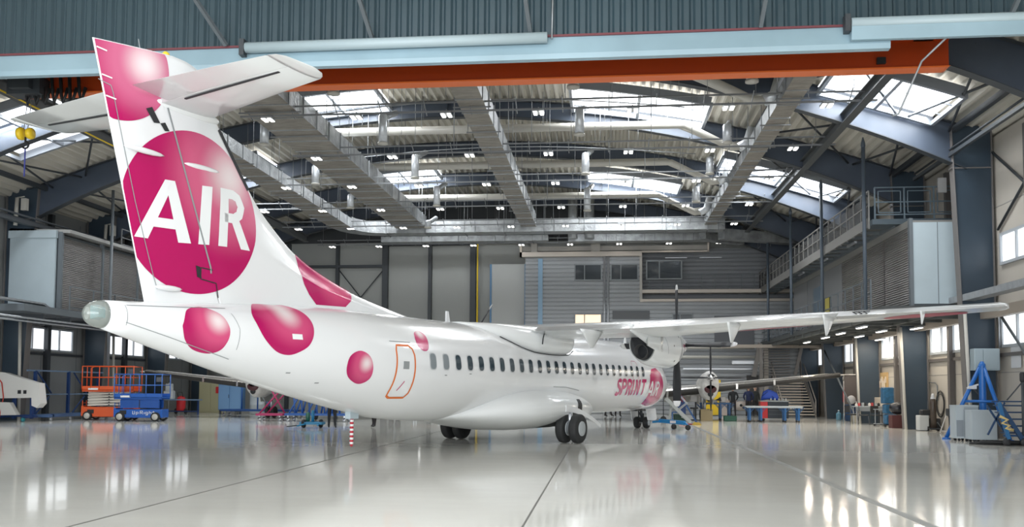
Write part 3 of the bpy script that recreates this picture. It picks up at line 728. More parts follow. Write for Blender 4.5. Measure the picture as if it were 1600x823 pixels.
for nm, x0, x1, z0, z1, lit in (('window', -1.9, -.25, 8.8, 9.75, 0), ('window', .45, 2.1, 8.8, 9.75, 0), ('window', -1.9, -.25, 5.5, 6.5, 1), ('window', 4.4, 5.6, 5.5, 6.5, 0), ('window', 2.75, 4.9, 8.85, 9.95, 0)):
    f = MB()
    for (a, c, d, e) in ((x0-.08, x1+.08, z0-.08, z0), (x0-.08, x1+.08, z1, z1+.08), (x0-.08, x0, z0, z1), (x1, x1+.08, z0, z1), (x0+(x1-x0)*.36-.03, x0+(x1-x0)*.36+.03, z0, z1)):
        f.box(a, c, BY-.12, BY-.04, d, e)
    f.box(x0, x1, BY-.07, BY-.06, z0, z1, 2 if lit else 1)
    o = wpart('window', f, [mat('window_grey', (.2, .22, .23), .4), glassdark, glow('lit_blind', (1.0, .62, .30), .9)], t, label='window with warm lit blind' if lit else None)
wpart('louvre_band', MB().box(.5, 2.9, BY-.09, BY-.05, 6.2, 6.75), mat('band_dark', (.09, .095, .10), .5), t)
wpart('shutter_door', MB().box(7.0, 9.5, BY-.1, BY-.04, 4.3, 6.4), mat('shutter_dark', (.10, .105, .115), .45), t)
wpart('doorway', MB().box(9.0, 9.75, BY-.1, BY-.04, G, 2.6), mat('door_inner', (.06, .06, .06), .6), t)
wpart('wall_lamp', MB().box(3.9, 5.3, BY-.1, BY, 10.15, 10.2).box(6.1, 7.5, BY-.1, BY, 10.15, 10.2), alu, t)
t = thing('sliding_door_leaf', 'tall pale grey door leaf with blue edges beside the ribbed block', 'door', (-6.4, 59.2, G))
wpart('leaf', MB().box(-7.5, -5.3, 59.2, 59.45, G, 9.95), mat('leaf_grey', (.42, .43, .42), .45), t)
wpart('edge_strip', MB().box(-7.62, -7.5, 59.15, 59.5, G, 9.95).box(-5.3, -5.12, 59.15, 59.5, G, 9.95), mat('trim_blue2', (.08, .20, .36), .4), t)
# hanging service pipes low on the block
t = thing('low_service_pipes', 'pale horizontal pipes on the ribbed block at right of the engine', 'pipes', (7, BY-.3, 4.2))
wpart('pipe', MB().tube([(2, BY-.3, 4.35), (9.4, BY-.3, 4.35)], .1, 10), cream, t)
wpart('pipe', MB().tube([(2, BY-.35, 3.75), (9.6, BY-.35, 3.75)], .1, 10), cream, t)
wpart('lamp_tube', MB().box(5.0, 9.4, BY-.25, BY-.1, 2.95, 3.05), alu, t)
wpart('lamp_tube', MB().box(8.0, 9.9, BY-.8, BY-.6, 3.3, 3.5), alu, t)

# steel staircase at the back right
t = thing('steel_staircase', 'steel staircase with bright treads at the back right corner', 'stairs', (12, 56.5, G))
st = mat('stair_tread_lit', (.85, .74, .60), .45)  # light on the treads is put into this pale colour
m = MB()
for i in range(13):
    m.box(11.15, 13.0, 55.0+i*.25, 55.3+i*.25, G+.17*(i+1)-.05, G+.17*(i+1)); m.box(11.15, 13.0, 55.24+i*.25, 55.25+i*.25, G+.17*i+.1, G+.17*(i+1), 1)
wpart('tread', m, [st, mat('stair_steel', (.2, .185, .17), .5)], t)
wpart('stringer', MB().beam((11.1, 54.9, G+.1), (11.1, 58.2, G+2.35), .06, .3), mat('stair_steel', (.2, .185, .17), .5), t)
wpart('stringer', MB().beam((13.05, 54.9, G+.1), (13.05, 58.2, G+2.35), .06, .3), mat('stair_steel', (.2, .185, .17), .5), t)
m = MB()
for x in (11.1, 13.05):
    m.tube([(x, 54.9, G), (x, 54.9, G+1.0), (x, 58.2, G+3.3)], .035, 8)
    m.tube([(x, 54.95, G+.5), (x, 58.2, G+2.85)], .02, 6)
wpart('handrail', m, mat('handrail_steel', (.38, .34, .3), .4), t)
m = MB()
for i in range(12):
    m.box(10.4+.02*i, 12.2, 57.9+.01*i, 58.2, 2.6+.17*i, 2.65+.17*i)
wpart('upper_tread', m, mat('stair_steel', (.2, .185, .17), .5), t)
wpart('upper_stringer', MB().beam((10.3, 57.6, 4.6), (9.9, 57.6, 2.5), .3, .25).beam((12.9, 57.5, 4.7), (12.4, 57.5, 2.6), .1, .2), mat('stair_steel', (.2, .185, .17), .5), t)
tag(MB().box(10.0, 10.28, 58.0, 58.3, G, 4.4).build('block_column', mat('column_cream', (.45, .41, .36), .5)), 'pale square column left of the staircase', 'column')
tag(MB().box(9.4, 9.58, 56.0, 56.2, G, 4.4).build('block_column', mat('stair_steel', (.2, .185, .17), .5)), 'slim brown grey post between the people and the staircase', 'column')

# ================================================================== the airliner
HD = 0.41951566
NOSE = Vector((2.2317, 39.0743, 0))
ST = [(0.0,1.70,1.80,.03),(0.12,1.52,2.00,.26),(0.4,1.32,2.20,.48),(0.9,1.10,2.46,.76),(1.5,.96,2.78,1.01),(2.2,.87,3.12,1.22),(3.0,.83,3.38,1.36),(4.2,.82,3.5,1.43),(6,.82,3.5,1.43),(17.0,.82,3.5,1.43),(18.8,.90,3.5,1.41),(20.4,1.15,3.5,1.30),(22.2,1.52,3.46,1.04),(23.1,1.73,3.42,.88),(24.2,2.0,3.34,.70),(25.1,2.24,3.28,.53),(25.7,2.40,3.23,.43),(26.72,2.68,3.17,.25)]
def herm(S, a):
    xs = [s[0] for s in S]; a = min(max(a, xs[0]), xs[-1]); i = min(max(bisect.bisect_right(xs, a)-1, 0), len(xs)-2)
    h = xs[i+1]-xs[i]; t = (a-xs[i])/h; out = []
    def sec(j, k): return (S[j+1][k]-S[j][k])/(xs[j+1]-xs[j])
    def m(j, k):
        if j == 0: return sec(0, k)
        if j == len(xs)-1: return sec(j-1, k)
        p, q = sec(j-1, k), sec(j, k)
        return 0 if p*q <= 0 else 2*p*q/(p+q)
    for k in range(1, len(S[0])):
        y0, y1 = S[i][k], S[i+1][k]; m0, m1 = m(i, k)*h, m(i+1, k)*h
        out.append((2*t**3-3*t*t+1)*y0+(t**3-2*t*t+t)*m0+(-2*t**3+3*t*t)*y1+(t**3-t*t)*m1)
    return out
def fb(a, z):
    zb, zt, w = herm(ST, a); c = (zb+zt)/2; h = (zt-zb)/2
    return w*math.sqrt(max(1-((z-c)/h)**2, .0004))
def surfpt(fn, a, z, off, s=1):
    e = .01; b = fn(a, z); da = (fn(a+e, z)-fn(a-e, z))/(2*e); dz = (fn(a, z+e)-fn(a, z-e))/(2*e)
    n = Vector((-da, 1, -dz)); n.normalize(); p = Vector((a, b, z))+n*off
    return (p.x, p.y*s, p.z)
def inpoly_scale(c, p, inside):
    if inside is None or inside(*p): return p
    lo, hi = 0, 1
    for _ in range(22):
        mid = (lo+hi)/2
        if inside(c[0]+(p[0]-c[0])*mid, c[1]+(p[1]-c[1])*mid): lo = mid
        else: hi = mid
    return (c[0]+(p[0]-c[0])*lo, c[1]+(p[1]-c[1])*lo)
def dens(poly, closed=True, step=.06, smooth=False):
    P = list(poly)
    if smooth:
        Q = []; n = len(P)
        for i in range(n):
            p0, p1, p2, p3 = P[i-1], P[i], P[(i+1) % n], P[(i+2) % n]
            for k in range(6):
                t = k/6
                Q.append(tuple(.5*((2*p1[j])+(-p0[j]+p2[j])*t+(2*p0[j]-5*p1[j]+4*p2[j]-p3[j])*t*t+(-p0[j]+3*p1[j]-3*p2[j]+p3[j])*t**3) for j in (0, 1)))
        P = Q
    out = []
    n = len(P)
    for i in range(n if closed else n-1):
        p, q = P[i], P[(i+1) % n]; d = math.dist(p, q); k = max(1, int(d/step))
        for j in range(k): out.append((p[0]+(q[0]-p[0])*j/k, p[1]+(q[1]-p[1])*j/k))
    if not closed: out.append(P[-1])
    return out
def patch(mb, fn, poly, mi, off=.004, c=None, inside=None, smooth=False, s=1, step=.06, rings=10):
    P = dens(poly, True, step, smooth)
    c = c or (sum(p[0] for p in P)/len(P), sum(p[1] for p in P)/len(P))
    P = [inpoly_scale(c, p, inside) for p in P]; n = len(P)
    vs = [surfpt(fn, c[0], c[1], off, s)]
    for r in range(1, rings+1):
        for p in P: vs.append(surfpt(fn, c[0]+(p[0]-c[0])*r/rings, c[1]+(p[1]-c[1])*r/rings, off, s))
    fs = [(0, 1+k, 1+(k+1) % n) for k in range(n)]
    for r in range(rings-1):
        for k in range(n): fs.append((1+r*n+k, 1+r*n+(k+1) % n, 1+(r+1)*n+(k+1) % n, 1+(r+1)*n+k))
    mb.add(vs, fs, mi, True)
def ribbon(mb, fn, path, w, mi, off=.006, closed=False, s=1, step=.05):
    P = dens(path, closed, step); n = len(P); vs = []
    for i, p in enumerate(P):
        a = P[i-1] if (i > 0 or closed) else p; b = P[(i+1) % n] if (i < n-1 or closed) else p
        d = Vector((b[0]-a[0], b[1]-a[1])); d.normalize() if d.length else None
        nx, nz = -d.y*w/2, d.x*w/2
        vs += [surfpt(fn, p[0]+nx, p[1]+nz, off, s), surfpt(fn, p[0]-nx, p[1]-nz, off, s)]
    m = n if closed else n-1
    mb.add(vs, [(2*i, 2*i+1, (2*((i+1) % n))+1, 2*((i+1) % n)) for i in range(m)], mi, True)

plane = thing('turboprop_airliner', 'large white twin turboprop airliner with magenta dots and AIR on its tail fin', 'airplane', (NOSE.x, NOSE.y, 0), math.atan2(-math.cos(HD), -math.sin(HD)))
mag = mat('magenta_paint', (.52, .006, .13), .22, coat=.5)
lwhite = mat('letter_white', (.82, .84, .85), .25)
dorange = mat('door_outline_orange', (.72, .16, .02), .4)
pline = mat('panel_line_grey', (.28, .30, .31), .5)
gapb = mat('gap_dark', (.02, .022, .025), .6)
belly = mat('white_paint_lower', (.78, .80, .805), .28, coat=.4)

LET = {'A': [[(0, 0), (.36, 1)], [(.72, 0), (.36, 1)], [(.14, .30), (.58, .30)]],
       'I': [[(.1, 0), (.1, 1)]],
       'R': [[(.1, 0), (.1, 1)], [(.1, .93), (.36, .93), (.5, .86), (.55, .72), (.5, .57), (.36, .5), (.1, .5)], [(.32, .5), (.58, 0)]],
       'S': [[(.52, .84), (.42, .92), (.28, .93), (.14, .86), (.1, .73), (.17, .6), (.42, .44), (.5, .3), (.46, .14), (.32, .06), (.16, .07), (.05, .16)]],
       'P': [[(.1, 0), (.1, 1)], [(.1, .93), (.36, .93), (.5, .86), (.55, .72), (.5, .57), (.36, .49), (.1, .49)]],
       'N': [[(.1, 0), (.1, 1)], [(.1, .97), (.55, .03)], [(.55, 0), (.55, 1)]],
       'T': [[(.02, .93), (.62, .93)], [(.32, 0), (.32, .95)]]}
def letter(mb, fn, ch, a0, z0, h, sx, w, mi, shear=0, off=.008):
    for st in LET[ch]:
        ribbon(mb, fn, [(a0-p[0]*sx-shear*(p[1]), z0+p[1]*h) for p in st], w, mi, off, step=.03)

# fuselage ---------------------------------------------------------------
fm = [white]; F = MB()
n = 56; rings = []
aa = [0, .03, .07, .12, .2, .3, .4, .55, .7, .9, 1.1, 1.3, 1.5, 1.8, 2.2, 2.6, 3.0, 3.5, 4.2]+[5+i*1.0 for i in range(13)]+[17.4+.45*i for i in range(20)]+[26.3, 26.72]
for a in aa:
    zb, zt, w = herm(ST, a); c = (zb+zt)/2; h = (zt-zb)/2
    rings.append([(a, math.sin(2*PI*k/n)*w, c+math.cos(2*PI*k/n)*h) for k in range(n)])
F.loft(rings, 0, True)
def addm(m): fm.append(m); return len(fm)-1
dots = {'dot1': ([(25.385,2.853),(25.267,3.077),(25.051,3.168),(24.807,3.179),(24.555,3.066),(24.451,2.867),(24.436,2.707),(24.478,2.529),(24.573,2.371),(24.776,2.313),(25.091,2.386),(25.311,2.552),(25.397,2.751)], (24.66, 2.93), .66),
        'dot2': ([(22.431,2.819),(22.571,2.575),(22.759,2.436),(23.044,2.338),(23.361,2.397),(23.653,2.627),(23.80,2.905),(23.80,3.15),(23.5,3.36),(23.0,3.38),(22.698,3.40),(22.46,3.30),(22.38,3.08)], (22.95, 3.22), .85),
        'dot3': ([(21.547,2.102),(21.506,2.36),(21.236,2.491),(20.958,2.398),(20.817,2.15),(20.822,1.883),(21.062,1.767),(21.401,1.897)], (21.02, 2.22), .52),
        'dot4': ([(19.16,2.983),(18.95,3.06),(18.82,3.039),(18.728,2.927),(18.806,2.692),(18.932,2.574),(19.131,2.59),(19.255,2.748)], (18.95, 3.0), .42)}
for k_, (poly, c, R) in dots.items():
    patch(F, fb, poly, addm(dotmat('printed_'+k_, c, R)), smooth=True)
i = addm(dotmat('printed_nose_disc', (3.6, 2.15), 1.1, mid=(.52, .02, .13), hi=(.68, .22, .33)))
patch(F, fb, [(4.298,2.451),(3.776,2.50),(3.206,2.30),(2.839,1.95),(2.55,1.6),(2.33,1.25),(2.45,1.08),(3.183,1.022),(4.1,1.12),(4.2,1.5),(4.42,1.75),(4.5,2.2)], i, smooth=False, rings=12)
im = addm(mag); iw = addm(lwhite); io = addm(dorange); ip = addm(pline); ig = addm(gapb)
for ch, a0 in zip('SPRINT', (7.42, 6.98, 6.5, 6.0, 5.72, 5.13)):
    letter(F, fb, ch, a0, 1.47, .56, .70, .125, im, shear=-.16)
for ch, a0 in zip('AIR', (4.34, 3.78, 3.62)):
    letter(F, fb, ch, a0, 1.43, .55, .66, .095, iw, shear=-.12, off=.012)
door = [(20.04, 2.664), (19.62, 2.67), (19.5, 2.60), (19.45, 2.45), (19.43, 1.8), (19.43, 1.56), (19.5, 1.455), (19.95, 1.455), (20.05, 1.50), (20.07, 1.6), (20.08, 2.55)]
ribbon(F, fb, door, .045, io, closed=True)
ribbon(F, fb, [(6.15, 2.62), (6.1, 2.70), (5.75, 2.70), (5.65, 2.6), (5.6, 1.75), (5.68, 1.62), (6.1, 1.62), (6.18, 1.75)], .016, im, closed=True)
patch(F, fb, [(19.85, 2.12), (19.65, 2.12), (19.65, 2.30), (19.85, 2.30)], ip, rings=3)
ribbon(F, fb, [(19.85, 1.62), (19.72, 1.84)], .025, im)
ribbon(F, fb, [(20.25, 2.75), (19.5, 2.75)], .02, ip)
patch(F, fb, [(23.0, 2.66), (22.75, 2.66), (22.75, 2.77), (23.0, 2.77)], iw, off=.01, rings=3)
# tail cone panel lines
ribbon(F, fb, [(26.4, 3.10), (25.3, 3.15), (24.35, 3.20)], .012, ip)
ribbon(F, fb, [(26.45, 2.80), (25.5, 2.55), (24.3, 2.22)], .012, ip)
ribbon(F, fb, [(24.3, 3.1), (24.22, 2.8), (24.25, 2.4)], .01, ip)
ribbon(F, fb, [(26.43, 3.1), (26.43, 2.75)], .012, ip)
ribbon(F, fb, [(12.33, 1.745), (11.45, 1.73), (10.44, 1.63)], .02, ip)
for q in ((22.9, 1.98), (22.1, 1.78), (18.2, 2.0), (17.1, 2.05)): patch(F, fb, [(q[0]-.05, q[1]-.012), (q[0]+.05, q[1]-.012), (q[0]+.05, q[1]+.012), (q[0]-.05, q[1]+.012)], ip, rings=2)
# cockpit glazing
for s in (1, -1):
    patch(F, fb, [(1.75, 2.30), (2.35, 2.42), (2.4, 2.78), (2.0, 2.76)], ig, s=s)
    patch(F, fb, [(1.15, 2.2), (1.65, 2.28), (1.85, 2.70), (1.45, 2.52)], ig, s=s)
fus_o = F.build('fuselage', fm, plane, fix=False)
bm = bmesh.new(); bm.from_mesh(fus_o.data); bmesh.ops.recalc_face_normals(bm, faces=bm.faces); bm.to_mesh(fus_o.data); bm.free()
# cabin windows
wrim = mat('window_rim', (.5, .52, .54), .4); wgl = mat('cabin_pane', (.035, .055, .07), .12, spec=.8); wgl2 = mat('cabin_blind_pane', (.22, .25, .27), .3)
for s in (1, -1):
    for i in range(26):
        a0 = 18.739-i*.5425; zc = 2.33; W = .115; H_ = .185
        def rr(w, h, r=.085, a0=a0, zc=zc):
            P = []
            for cx, cz, t0 in ((w-r, h-r, 0), (-w+r, h-r, PI/2), (-w+r, -h+r, PI), (w-r, -h+r, 1.5*PI)):
                for k in range(4): t = t0+k*PI/6; P.append((a0+cx+r*math.cos(t), zc+cz+r*math.sin(t)))
            return P
        m = MB(); patch(m, fb, rr(W+.022, H_+.022), 0, off=.004, s=s, rings=2, step=.1); patch(m, fb, rr(W, H_), 1, off=.008, s=s, rings=3, step=.1)
        m.build('cabin_window', [wrim, wgl2 if i in (0, 1) else wgl], fus_o)
# glass tail lens
m = MB(); zc = 2.925
rg = []
for t in [0, .15, .35, .55, .75, .9, 1.0]:
    r_ = math.sqrt(max(0, 1-t*t)); rg.append([(26.72+.34*t, math.sin(2*PI*k/24)*.25*max(r_, .02), zc+math.cos(2*PI*k/24)*.245*max(r_, .02)) for k in range(24)])
m.loft(rg, 0, True); m.build('tail_lens', mat('tail_lens_glass', (.72, .78, .74), .05, trans=.75, spec=.8), plane)
m = MB().lathe([(.2, 26.66), (.2, 26.74), (.02, 26.75)], (0, 0, zc), 'x', 20).box(26.74, 26.86, -.06, .10, zc-.05, zc+.09, 1)
m.build('tail_lamp_unit', [mat('lamp_unit_grey', (.25, .27, .27), .4, .4), mat('lamp_unit_teal', (.1, .3, .35), .3)], plane)

# fin and rudder -----------------------------------------------------------
LEp = [(3.1, 16.8), (3.40, 17.3), (3.58, 18.38), (3.92, 20.2), (4.53, 21.97), (5.0, 22.68), (5.47, 23.22), (6.2, 23.8), (6.92, 24.33), (7.5, 24.66), (7.9, 24.84)]
def LEf(z): return herm(LEp, z)[0]
def TEf(z): return 25.85+(z-3.15)*(27.03-25.85)/(7.62-3.15)
def HGf(z): return 24.24+(z-3.3)*.376
def ztf(a): return 7.86-.16*max(0, (a-25.5)/1.5) - min(.10, .25*max(0, (25.2-a))**1.5)
def finb(a, z):
    le, te = LEf(z), TEf(z)
    x = max(0, a-le); y = max(0, te-a)
    return .012+.15*min(1, math.sqrt(x/1.2+.0005))*min(1, (y/1.9))**.85
def infin(a, z): return LEf(z)+.02 < a < TEf(z)-.01 and 3.44 < z < ztf(a)-.015
def finmesh(f0, f1, nu, mb, mi=0, hz=None):
    rows = 46; rings = []
    for r in range(rows+1):
        v = r/rows; zn = 3.15+v*(7.75-3.15); le, te = f0(zn), f1(zn); ring = []
        for k in range(nu+1):
            u = k/nu; u = u*u*(3-2*u) if nu > 12 else u
            a = le+(te-le)*u; z = 3.15+v*(ztf(a)-3.15); ring.append((a, finb(a, z), z))
        ring += [(p[0], -p[1], p[2]) for p in reversed(ring)]
        rings.append(ring)
    mb.loft(rings, mi, True)
Fn = MB(); finmesh(LEf, lambda z: HGf(z)-.012, 30, Fn)
fnm = [white]
def addf(m): fnm.append(m); return len(fnm)-1
gdm = dotmat('printed_tail_disc', (24.05, 5.85), 1.75, hi=(.80, .70, .71), mid=(.60, .11, .22)); gd = addf(gdm)
circ = lambda cx, cz, r, n=90: [(cx+r*math.cos(2*PI*k/n), cz+r*math.sin(2*PI*k/n)) for k in range(n)]
patch(Fn, finb, circ(24.88, 5.0, 1.55), gd, c=(24.88, 5.0), inside=infin, rings=24, off=.006)
g1 = addf(dotmat('printed_top_disc', (26.05, 7.5), 1.15, hi=(.80, .70, .71), mid=(.58, .13, .25)))
patch(Fn, finb, circ(26.6, 7.42, 1.04), g1, c=(26.3, 7.2), inside=infin, rings=16, off=.006)
g2 = addf(dotmat('printed_dorsal_disc', (20.75, 4.3), .95, mid=(.62, .06, .18), hi=(.72, .25, .36)))
patch(Fn, finb, [(22.15, 4.8), (22.1, 4.54), (22.07, 4.29), (21.92, 3.94), (21.75, 3.72), (21.52, 3.52), (20.53, 3.55), (20.33, 3.71), (20.24, 3.88), (20.2, 4.2), (21, 4.8)], g2, c=(21.2, 3.85), inside=infin, rings=14, off=.006)
gw = addf(lwhite); gg = addf(gapb); gl = addf(pline)
# AIR lettering on the fin
def slab(b0, b1, t1, t0, off=.012, n=14, k=3):
    vs = []
    for i in range(n+1):
        f = i/n
        for j in range(k+1):
            g = j/k
            a = (b0[0]*(1-g)+b1[0]*g)*(1-f)+(t0[0]*(1-g)+t1[0]*g)*f; z = (b0[1]*(1-g)+b1[1]*g)*(1-f)+(t0[1]*(1-g)+t1[1]*g)*f
            vs.append(surfpt(finb, a, z, off))
    Fn.add(vs, [(i*(k+1)+j, i*(k+1)+j+1, (i+1)*(k+1)+j+1, (i+1)*(k+1)+j) for i in range(n) for j in range(k)], gw, True)
slab((26.14, 4.37), (25.87, 4.37), (25.36, 5.52), (25.57, 5.51))
slab((25.24, 4.38), (24.96, 4.40), (25.36, 5.52), (25.57, 5.51))
slab((25.86, 4.60), (25.20, 4.62), (25.26, 4.80), (25.80, 4.78))
slab((24.80, 4.41), (24.55, 4.43), (24.52, 5.57), (24.76, 5.55))
slab((24.34, 4.44), (24.12, 4.45), (24.09, 5.61), (24.31, 5.60))
slab((23.76, 4.45), (23.52, 4.45), (23.84, 5.06), (24.05, 5.03))
ribbon(Fn, finb, [(24.2, 5.51), (23.98, 5.52), (23.84, 5.47), (23.75, 5.30), (23.81, 5.13), (23.95, 5.04), (24.2, 5.03)], .19, gw, off=.012)
# hinge gap, tab line, notches
ribbon(Fn, finb, [(HGf(6.85)-.0, 6.85), (HGf(4.0), 4.0), (HGf(3.9)+.02, 3.88)], .035, gl, off=.017)
ribbon(Fn, finb, [(24.45, 3.95), (24.72, 3.97), (24.72, 3.75), (24.36, 3.70), (24.30, 3.42)], .022, gg, off=.017)
patch(Fn, finb, [(24.80, 3.78), (24.70, 3.76), (24.74, 3.98), (24.84, 4.0)], gg, off=.018, rings=2)
ribbon(Fn, finb, [(26.71, 6.95), (26.66, 6.83), (26.41, 5.92), (26.15, 4.99), (25.74, 3.73), (25.64, 3.47)], .016, gl, off=.017)
ribbon(Fn, finb, [(26.71, 6.95), (26.95, 7.0)], .016, gl, off=.017)
for z in (7.55, 7.1, 6.75): ribbon(Fn, finb, [(TEf(z)-.01, z), (TEf(z)-.2, z-.02)], .025, gw, off=.02)
patch(Fn, finb, [(26.02, 6.72), (25.85, 6.50), (25.72, 6.52), (25.9, 6.78)], gg, off=.018, rings=2)
patch(Fn, finb, [(25.72, 6.52), (25.62, 6.40), (25.52, 6.42), (25.62, 6.56)], gg, off=.018, rings=2)
fin_o = Fn.build('vertical_fin', fnm, plane)
Rd = MB(); finmesh(lambda z: HGf(z)+.012, TEf, 14, Rd); Rd.build('rudder', white, plane)
# fin leading edge boot, dark strip
m = MB(); ribbon(m, finb, [(LEf(6.78)+.05, 6.78), (LEf(6.0)+.05, 6.0), (LEf(5.72)+.05, 5.72)], .12, 0, off=.012); m.build('leading_edge_boot', gapb, plane)
# rudder actuator fairings
for a, z, L in ((26.05, 5.93, .42), (24.75, 5.9, .42), (25.45, 3.5, .3)):
    rg = []
    for t in (-1, -.8, -.4, 0, .4, .8, 1):
        r_ = .055*math.sqrt(max(.02, 1-t*t)); rg.append([(a+t*L, .12+.05+math.cos(2*PI*k/12)*r_*1.0-.04, z+math.sin(2*PI*k/12)*r_) for k in range(12)])
    MB().loft(rg, 0, True).build('actuator_fairing', white, plane)
MB().lathe([(.02, 7.84), (.07, 7.84), (.07, 7.90), (.03, 7.94)], (25.55, 0, 0), 'z', 12).build('fin_beacon', yellow, plane)
MB().tube([(26.1, 0, 7.75), (26.15, 0, 7.98)], .008, 5).build('fin_antenna', galv, plane)

# lifting surfaces -----------------------------------------------------------
def af(t, m=.02, n=18, xa=0, xb=1):
    def yt(x): return 5*t*(.2969*math.sqrt(x)-.1260*x-.3516*x*x+.2843*x**3-.1036*x**4)
    def yc(x): return m/.16*(.8*x-x*x) if x < .4 else m/.36*(.2+.8*x-x*x)
    xs = [xa+(xb-xa)*(1-math.cos(PI*i/n))/2 for i in range(n+1)]
    up = [(x, yc(x)+yt(x)) for x in reversed(xs)]; lo = [(x, yc(x)-yt(x)) for x in xs]
    if xa == 0: lo = lo[1:]
    return up+lo
def wingpart(name, secs, xa, xb, mats, m=.02, root=None):
    rings = []
    for b, le, te, zte, zinc, t in secs:
        c = te-le
        rings.append([(le+x*c, b, zte+zinc*(1-x)+y*c) for x, y in af(t, m, 18, xa, xb)])
    return MB().loft(rings, 0, True).build(name, mats, root or plane)
def wsec(b):
    s = abs(b)
    if s <= 4.7: return (b, 11.2, 13.8, 3.34, .07, .18)
    f = (s-4.7)/8.6
    return (b, 11.2+.6*f, 13.8-.5*f, 3.34+.27*f, .07, .18-.05*f)
def tips(s):
    out = []
    for b, sh in ((13.3, 0), (13.42, .12), (13.5, .35)):
        q = wsec(13.3); out.append((b*s, q[1]+sh*.5, q[2]-sh*.2, q[3]+.02, q[4], q[5]*(1-sh*1.3)))
    return out
for s in (1, -1):
    bs = [0, 2, 4.7, 6.5, 8.2, 9.8, 11.5, 13.3]
    w_o = wingpart('wing', [wsec(b*s) for b in bs[:-1]]+tips(s), 0, .74, belly)
    wingpart('wing_flap', [wsec(b*s) for b in (1.3, 4.7, 6.5, 8.3, 9.75)], .745, 1, belly)
    wingpart('aileron', [wsec(b*s) for b in (9.78, 11.5, 13.3)]+tips(s)[1:], .745, 1, belly)
    wingpart('wing_root_trailing_panel', [wsec(b*s) for b in (0, 1.28)], .745, 1, belly)
    m = MB()
    for bf, az, a0, a1, zt in ((3.4, 13.98, 13.2, 14.75, 2.82), (7.35, 14.1, 13.2, 14.5, 2.87), (9.7, 14.3, 13.2, 14.75, 2.98), (11.75, 13.9, 13.2, 14.1, 3.22)):
        q = wsec(bf); zz = q[3]
        rg = []
        for fz in (0, .25, .5, .75, .93, 1.0):
            z = zz-.03+(zt-zz+.03)*fz; wd = .055*(1-.75*fz)
            aL = a0+(az-.10-a0)*fz; aR = a1+(az+.10-a1)*fz
            ring = [(aL+(aR-aL)*u, (bf+wd*math.sin(PI*u)+0)*s, z) for u in (0, .15, .35, .6, .85, 1)]
            ring += [(aL+(aR-aL)*u, (bf-wd*math.sin(PI*u))*s, z) for u in (.85, .6, .35, .15)]
            rg.append(ring)
        MB().loft(rg, 0, True).build('flap_track_fairing', belly, plane)
# printed shapes under the right wing
def wlow(a, b):
    q = wsec(b); c = q[2]-q[1]; x = min(max((a-q[1])/c, .001), .999); t = q[5]
    yt = 5*t*(.2969*math.sqrt(x)-.1260*x-.3516*x*x+.2843*x**3-.1036*x**4); yc = .02/.36*(.2+.8*x-x*x) if x > .4 else .02/.16*(.8*x-x*x)
    return q[3]+q[4]*(1-x)+(yc-yt)*c-.006
m = MB()
def lowpatch(poly):
    P = dens(poly, True, .15); c = (sum(p[0] for p in P)/len(P), sum(p[1] for p in P)/len(P)); n = len(P); R = 8
    vs = [(c[0], c[1], wlow(*c))]
    for r in range(1, R+1):
        for p in P: a = c[0]+(p[0]-c[0])*r/R; b = c[1]+(p[1]-c[1])*r/R; vs.append((a, b, wlow(a, b)))
    fs = [(0, 1+k, 1+(k+1) % n) for k in range(n)]+[(1+r*n+k, 1+r*n+(k+1) % n, 1+(r+1)*n+(k+1) % n, 1+(r+1)*n+k) for r in range(R-1) for k in range(n)]
    m.add(vs, fs, 0, True)
lowpatch([(11.9+.33*math.cos(t), 7.9+1.0*math.sin(t)) for t in [i*PI/12 for i in range(24)]])
lowpatch([(12.55+.45*math.cos(t), 11.7+.95*math.sin(t)) for t in [i*PI/12 for i in range(24)]])
m.build('wing_underside_print', mat('magenta_matte', (.42, .03, .07), .4), w_o if False else plane)
m = MB()
for i in range(3):
    b0 = 10.25+i*.12
    q = wsec(b0)
    m.tube([(q[2]-.5, b0, q[3]+.13), (q[2]-.25, b0-.12, q[3]+.10), (q[2]-.06, b0, q[3]+.04)], .012, 5)
m.build('static_wicks', gapb, plane)
# tailplane
def hsec(b):
    f = abs(b)/3.6
    return (b, 24.42+.72*f, 26.5-.12*f, 6.98, .02, .11-.02*f)
for s in (1, -1):
    tp = [(3.5*s, 25.13, 26.36, 6.98, .02, .085), (3.6*s, 25.25, 26.33, 6.98, .02, .06), (3.68*s, 25.5, 26.2, 6.98, .02, .02)]
    wingpart('tailplane', [hsec(0), hsec(1.2*s), hsec(2.4*s)]+[(3.42*s, 25.08, 26.37, 6.98, .02, .092)], 0, .62, belly, m=0)
    wingpart('tailplane_tip', [(3.43*s, 25.09, 26.37, 6.98, .02, .092)]+tp, 0, 1, belly, m=0)
    wingpart('elevator', [hsec(.32*s), hsec(1.2*s), hsec(2.4*s), (3.41*s, 25.08, 26.37, 6.98, .02, .092)], .632, 1, belly, m=0)
    MB().beam((25.70, .75*s, 6.885), (25.80, 3.15*s, 6.935), .045, .02).build('elevator_hinge_gap', gapb, plane)
rg = []
for t in (-1, -.93, -.75, -.5, -.2, .1, .4, .7, .9, 1):
    r_ = math.sqrt(max(.01, 1-t*t)); rg.append([(25.1+t*.85, math.sin(2*PI*k/20)*.20*r_, 6.93+math.cos(2*PI*k/20)*.15*r_) for k in range(20)])
MB().loft(rg, 0, True).build('tailplane_junction_fairing', belly, plane)

